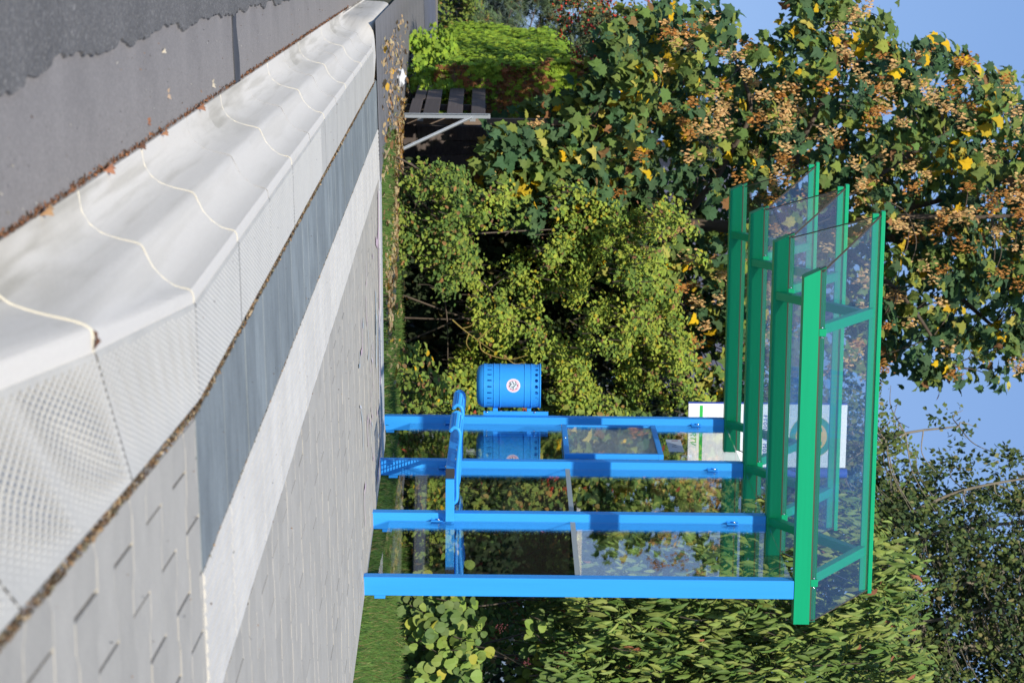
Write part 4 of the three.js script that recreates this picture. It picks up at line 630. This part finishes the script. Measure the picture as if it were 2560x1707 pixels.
{ // clipped conifer hedge, its near end browned
  const R = rng(531), t = thing('thuja_hedge', 'bright green clipped conifer hedge with a browned near end behind the board fence', 'hedge', [1.95, terrain(1.95, 30), -30]), o = t.position;
  const x0 = 1.42, x1 = 2.6, f0 = 25.6, f1 = 37, top = (f) => terrain(2, f) + 2.16, bot = (f) => terrain(2, f) + 0.3, L = [], bump = fbm(532, 6, 4), prof = (a, f) => { const r = 0.42, h = top(f), w = x1 - x0; return a; };
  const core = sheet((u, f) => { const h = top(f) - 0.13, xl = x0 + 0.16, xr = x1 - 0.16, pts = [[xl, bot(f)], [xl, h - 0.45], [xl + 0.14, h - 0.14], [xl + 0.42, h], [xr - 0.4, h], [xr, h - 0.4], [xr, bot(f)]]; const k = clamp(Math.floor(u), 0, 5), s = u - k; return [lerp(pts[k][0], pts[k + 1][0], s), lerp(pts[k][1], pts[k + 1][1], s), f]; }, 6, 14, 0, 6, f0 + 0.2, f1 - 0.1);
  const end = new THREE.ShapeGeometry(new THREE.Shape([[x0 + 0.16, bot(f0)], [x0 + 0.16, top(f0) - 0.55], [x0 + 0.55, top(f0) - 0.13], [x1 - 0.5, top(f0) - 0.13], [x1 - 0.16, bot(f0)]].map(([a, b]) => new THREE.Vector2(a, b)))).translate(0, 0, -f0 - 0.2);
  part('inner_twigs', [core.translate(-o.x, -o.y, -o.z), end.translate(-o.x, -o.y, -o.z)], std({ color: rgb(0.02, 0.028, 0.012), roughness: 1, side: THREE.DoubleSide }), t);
  for (let i = 0; i < 30000; i++) {
    let p, n; const f = R() < 0.26 ? f0 : lerp(f0, f1, Math.pow(R(), 1.3));
    const h = top(f), b = bot(f), rc = 0.42;
    if (f === f0) { const x = lerp(x0, x1, R()), y = lerp(b, h, R()); if (x < x0 + rc && y > h - rc && Math.hypot(x - x0 - rc, y - h + rc) > rc) continue; p = V(x, y, -f0); n = V(-0.1, 0.1, 1); }
    else { const s = R() * 2.6; if (s < 1.15) { p = V(x0, lerp(b, h - rc, s / 1.15), -f); n = V(-1, 0.1, 0.2); } else if (s < 1.75) { const a = (s - 1.15) / 0.6 * Math.PI / 2; p = V(x0 + rc - Math.cos(a) * rc, h - rc + Math.sin(a) * rc, -f); n = V(-Math.cos(a), Math.sin(a), 0.2); } else { p = V(lerp(x0 + rc, x1, (s - 1.75) / 0.85), h, -f); n = V(0, 1, 0.2); } }
    const k = bump(p.z / 4 + 0.3, (p.x + p.y) / 3); p.addScaledVector(n, (k - 0.5) * 0.34 + gauss(R) * 0.03);
    const br = f === f0 || (f < 26.15 && p.y > h - 0.7) ? smooth(0.38, 0.5, bump(p.x / 1.6 + 0.1, p.y / 1.6)) * 0.72 : 0;
    L.push({ p, n: n.clone().add(rnd(R, 0.45)), tip: n.clone().multiplyScalar(0.6).add(rnd(R, 0.4)).add(V(0, 0.7, 0)), s: 0.085 * (0.6 + 0.7 * R()), c: R() < br ? jitter(R() < 0.7 ? [0.27, 0.12, 0.045] : [0.16, 0.10, 0.05], R, 0.5) : jitter(R() < 0.6 ? [0.29, 0.42, 0.035] : [0.20, 0.33, 0.03], R, 0.35) });
  }
  foliage(t, 'sprays', L, L_SPRAY, M_LEAF);
  const u = thing('thuja_shoots', 'low bright green conifer shoots growing over the far end of the board fence', 'shrub', [1.35, terrain(1.35, 26.6), -26.6]), uo = u.position, cs = [];
  for (let i = 0; i < 46; i++) { const f = 25.4 + 3.2 * R(), x = 1.72 - 0.17 * (f - 25.4) + gauss(R) * 0.10; cs.push(V(x, terrain(x, f) + 0.08 + R() * 0.42, -f)); }
  part('twigs', cs.map((c) => limb([c.clone().sub(uo).add(V(0.25, -0.2, 0)), c.clone().sub(uo).add(V(0.1, -0.05, 0)), c.clone().sub(uo)], 0.008, 0.003, 5)), M.bark, u, null, 'stuff');
  foliage(u, 'sprays', leavesOf(R, cs, 42, 0.10, 0.075, (r) => jitter(r() < 0.6 ? [0.28, 0.41, 0.04] : [0.19, 0.31, 0.035], r, 0.4), { up: 0.6, face: 0.3, droop: -0.5 }), L_SPRAY, M_LEAF);
}
{ // pines and far hedge
  const R0 = rng(541);
  [[0.2, 47, 5.5, 1.5, [0.10, 0.16, 0.10], 'blue green pine standing leftmost behind the hedge'], [2.0, 43.5, 4.6, 1.15, [0.12, 0.17, 0.08], 'dull green pine behind the middle of the hedge'], [3.6, 46, 7.2, 1.7, [0.085, 0.14, 0.085], 'tallest dark pine behind the hedge and the rose bush'], [0.75, 44, 3.3, 0.8, [0.11, 0.16, 0.15], 'small silvery blue pine above the olive hedge']].forEach(([x, f, h, w, c, label], k) => {
    const R = rng(545 + k), t = thing('pine_tree', label, 'tree', [x, terrain(x, f), -f], 'pines behind the hedge'), cs = [], br = [];
    part('trunk', limb([V(0, -0.2, 0), V(0.03, h * 0.4, 0), V(0, h * 0.75, 0), V(0, h, 0)], 0.14, 0.03), M.bark, t);
    for (let i = 0; i < 150; i++) { const y = h * (0.12 + 0.88 * R()), r = w * (1.05 - y / h) * (0.5 + 0.6 * R()) + 0.1, a = R() * 6.283, p = V(Math.cos(a) * r, y, Math.sin(a) * r); cs.push(p.clone().add(t.position)); br.push(limb([V(0, y - 0.25, 0), p.clone().multiplyScalar(0.55).setY(y - 0.12), p], 0.02, 0.006, 5)); }
    part('limbs', br, M.bark, t, null, 'stuff');
    foliage(t, 'crown', leavesOf(R, cs, 26, 0.22, 0.15, (r) => (r() < 0.05 ? jitter([0.28, 0.15, 0.05], r, 0.4) : jitter(c, r, 0.5))), L_NEEDLE, M_WAXY);
  });
  const t = thing('far_hedge', 'olive green hedge along the far side of the side road', 'hedge', [1, terrain(1, 42.5), -42.5]), cs = [];
  for (let i = 0; i < 420; i++) { const x = -4 + 7.5 * R0(), f = 41.9 + 1.3 * R0(); cs.push(V(x, terrain(x, f) + 0.02 + R0() * (0.62 + 0.35 * smooth(0.6, 2, x)), -f)); }
  part('twigs', cs.map((c) => rod(c.clone().sub(t.position).add(V(0, -0.3, -0.1)), c.clone().sub(t.position), 0.008, 0.004, 4)), M.bark, t, null, 'stuff');
  foliage(t, 'leaves', leavesOf(R0, cs, 28, 0.13, 0.06, (r) => jitter(r() < 0.12 ? [0.3, 0.2, 0.06] : [0.17, 0.23, 0.04], r, 0.5), { up: 0.7, face: 0.4 }), L_OVAL, M_LEAF);
}
{ // shaded thicket behind everything
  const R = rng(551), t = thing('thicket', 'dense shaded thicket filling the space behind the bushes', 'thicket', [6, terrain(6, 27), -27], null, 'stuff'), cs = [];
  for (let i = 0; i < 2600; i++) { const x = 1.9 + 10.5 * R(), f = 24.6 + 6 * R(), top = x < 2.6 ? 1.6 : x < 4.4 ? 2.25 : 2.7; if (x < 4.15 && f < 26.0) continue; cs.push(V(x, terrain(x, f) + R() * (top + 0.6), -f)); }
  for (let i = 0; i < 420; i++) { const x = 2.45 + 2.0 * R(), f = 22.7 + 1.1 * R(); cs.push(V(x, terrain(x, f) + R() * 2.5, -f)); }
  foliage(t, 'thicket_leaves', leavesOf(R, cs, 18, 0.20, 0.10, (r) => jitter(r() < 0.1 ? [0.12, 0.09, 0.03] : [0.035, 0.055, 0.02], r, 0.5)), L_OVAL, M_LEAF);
  const st = []; for (let i = 0; i < 16; i++) { const x = 4.4 + 7 * R(), f = 24 + 3.5 * R(), y = terrain(x, f); st.push(limb([V(x, y - 0.1, -f), V(x + gauss(R) * 0.2, y + 0.9, -f), V(x + gauss(R) * 0.5, y + 2.2, -f)], 0.03, 0.012, 5).translate(-6, -t.position.y, 27)); }
  part('stems', st, M.bark, t);
}
{ // grass blades, leaf litter, single leaves
  const R = rng(561), blade = new THREE.BufferGeometry(); blade.setAttribute('position', new THREE.Float32BufferAttribute([-.045, 0, 0, .045, 0, 0, .03, .5, .06, -.045, 0, 0, .03, .5, .06, -.03, .5, .06, -.03, .5, .06, .03, .5, .06, 0, 1, .26], 3)); blade.computeVertexNormals();
  const m = new THREE.Matrix4(), c = new THREE.Color(), list = [];
  for (let i = 0; i < 60000; i++) {
    let X, F; if (i < 40000) { F = 11 + 8.5 * R(); X = 3.63 + 1.9 * R(); } else { F = 16.3 + 5.2 * R(); X = 1.55 + 2.6 * R(); if (F < FEND(X) + 0.03) continue; if (X < 2.6 - (F - 17) * 0.05 && F > 19.5 && R() < 0.75) continue; }
    if (X < 3.63 && F < FEND(X) + 0.03) continue;
    list.push([X, F, 0.055 * (0.5 + R()) * (X > 5.2 ? 1.6 : 1)]);
  }
  const im = new THREE.InstancedMesh(blade, M_LEAF, list.length); list.forEach(([X, F, s], i) => { _q.setFromEuler(new THREE.Euler((R() - 0.5) * 0.9, R() * 6.3, (R() - 0.5) * 0.9)); m.compose(V(X, terrain(X, F) - 0.035 + (X > 4 && F > 8 ? -0.01 : 0), -F), _q, V(s * 1.1, s, s)); im.setMatrixAt(i, m); const k = R(); im.setColorAt(i, c.setRGB(...jitter(k < 0.12 ? [0.27, 0.23, 0.09] : k < 0.5 ? [0.085, 0.17, 0.035] : [0.13, 0.23, 0.045], R, 0.4))); });
  im.name = 'grass'; im.receiveShadow = im.castShadow = true; scene.add(im); tag(im, 'short green grass strip behind the platform edge', 'grass', null, 'stuff');
  const lit = []; for (let i = 0; i < 5200; i++) { const F = 16.9 + 10 * Math.pow(R(), 1.15); let X = lerp(2.6, 1.75, smooth(18.5, 23, F)) + 0.28 * gauss(R) + 0.15; if (R() < 0.10) X = 1.7 + 2.6 * R(); if (R() < 0.07) X = 0.8 + R() * 1.0; if (F < FEND(X) + 0.05 || (F > 23.2 && R() < 0.75)) continue; lit.push({ p: V(X, terrain(X, F) + (X > 1.75 ? 0.0 : 0.012) + R() * 0.03 - (X > 1.75 ? 0.01 : 0), -F), n: V(gauss(R) * 0.5, 1, gauss(R) * 0.5), tip: V(gauss(R), 0.1, gauss(R)), s: 0.035 + 0.05 * R() * R(), c: jitter(pick(R, [[0.5, [0.46, 0.32, 0.17]], [0.25, [0.55, 0.42, 0.22]], [0.13, [0.30, 0.15, 0.06]], [0.12, [0.55, 0.34, 0.04]]]), R, 0.35) }); }
  const lt = thing('leaf_litter', 'pale tan fallen leaves drifted along the grass edge beside the footpath', 'leaf litter', [0, 0, 0], null, 'stuff'); foliage(lt, 'fallen_leaves', lit, L_MAPLE, M_LEAF);
  const one = (X, F, s, col, label, y, rot, geo = L_LEAF2) => { const e = new THREE.Mesh(geo, std({ color: rgb(...col), roughness: 0.9, side: THREE.DoubleSide })); e.name = numbered('dead_leaf'); pose(V(X, y, -F), V(-0.15, 1, 0.25), V(Math.cos(rot), 0, Math.sin(rot)), s, m); m.decompose(e.position, e.quaternion, e.scale); e.castShadow = e.receiveShadow = true; scene.add(e); tag(e, label, 'dead leaf', 'dead leaves on the road edge'); };
  const ry = (X, F) => terrain(X, F) - 0.232;
  one(0.44, 6.5, 0.075, [0.50, 0.36, 0.24], 'largest pale curled leaf lying in the middle of the smooth road edge', ry(0.44, 6.5), 1.6); one(0.482, 7.69, 0.07, [0.58, 0.5, 0.36], 'narrow cream leaf lying beyond the largest pale leaf', ry(0.482, 7.69), 1.5);
  one(0.308, 6.4, 0.035, [0.55, 0.48, 0.36], 'small cream scrap near the ragged asphalt edge', ry(0.308, 6.4), 1.2); one(0.49, 6.05, 0.055, [0.34, 0.15, 0.075], 'brown leaf lying just off the kerb foot', ry(0.49, 6.05), 1.8);
  one(0.522, 5.28, 0.065, [0.42, 0.19, 0.10], 'reddish leaf lodged at the kerb foot', ry(0.545, 5.28) + 0.012, 1.4); one(0.517, 4.43, 0.055, [0.42, 0.25, 0.12], 'nearest ochre leaf leaning on the kerb foot', ry(0.55, 4.43) + 0.015, 1.3);
  one(0.525, 5.84, 0.05, [0.16, 0.075, 0.04], 'dark brown leaf at the kerb foot beside the brown leaf', ry(0.535, 5.84) + 0.01, 1.5); one(0.525, 6.26, 0.045, [0.40, 0.20, 0.1], 'rust coloured strip of leaf at the kerb foot', ry(0.552, 6.26) + 0.014, 1.4); one(0.525, 7.2, 0.06, [0.36, 0.17, 0.09], 'brown leaf at the kerb foot farther along', ry(0.563, 7.2) + 0.016, 1.5);
  one(0.655, 3.80, 0.035, [0.11, 0.05, 0.03], 'dark crumb stuck on the broad white joint seal', J0[9][1] + 0.008, 0.2);
  const w = thing('paper_scrap', 'crumpled white paper scrap beside the board fence', 'litter', [1.33, terrain(1.33, 22), -22]); const pg = new THREE.IcosahedronGeometry(0.09, 2), pp = pg.attributes.position; for (let i = 0; i < pp.count; i++) { const a = Math.sin(pp.getX(i) * 90) * Math.cos(pp.getY(i) * 110 + pp.getZ(i) * 70); pp.setXYZ(i, pp.getX(i) * (0.9 + a * 0.25), pp.getY(i) * 0.45 * (1 + a * 0.4) + 0.04, pp.getZ(i) * (1.3 + a * 0.2)); } pg.computeVertexNormals(); part('paper', pg, M.paper, w);
}
{ // across the road, seen only as the mirror image in the glass: a flat roofed building with a white fascia behind a hedge
  const t = thing('flat_building', 'flat roofed brown building with white fascia across the road', 'building', [-13, -0.9, -52]);
  part('wall', box(-9, 7.4, -0.4, 3.0, -6, 0), new THREE.MeshPhysicalMaterial({ color: rgb(0.018, 0.017, 0.014), roughness: 0.9, specularIntensity: 0.1 }), t);
  part('fascia', box(-9.2, 7.6, 3.02, 3.15, -6.2, 0.2, 0.01), std({ color: rgb(0.78, 0.78, 0.76) }), t);
  for (let i = 0; i < 4; i++) { const w = part('window', box(-7 + i * 3.4, -5 + i * 3.4, 0.9, 2.2, 0.003, 0.06), M.wood[0], t); part('pane', box(-6.9 + i * 3.4, -5.1 + i * 3.4, 1.0, 2.1, 0.0605, 0.07), std({ color: rgb(0.02, 0.025, 0.03), roughness: 0.1 }), w); }
  const h = thing('roadside_hedge', 'dark clipped hedge in front of the flat roofed building across the road', 'hedge', [-9, terrain(-6, 50), -50]), hr = rng(577), hc = [];
  for (let i = 0; i < 500; i++) hc.push(V(-18 + 16 * hr(), terrain(-6, 50) + 0.1 + 1.75 * hr(), -50 + hr() * 0.8));
  part('hedge_stems', hc.filter((_, i) => i % 5 === 0).map((c) => rod(V(c.x + 9, -0.1, c.z + 50), V(c.x + 9, c.y - terrain(-6, 50), c.z + 50), 0.02, 0.008, 4)), M.bark, h, null, 'stuff');
  foliage(h, 'leaves', leavesOf(hr, hc, 16, 0.3, 0.16, (r) => jitter([0.04, 0.06, 0.025], r, 0.5)), L_OVAL, M_LEAF);
}

renderer.render(scene, camera);
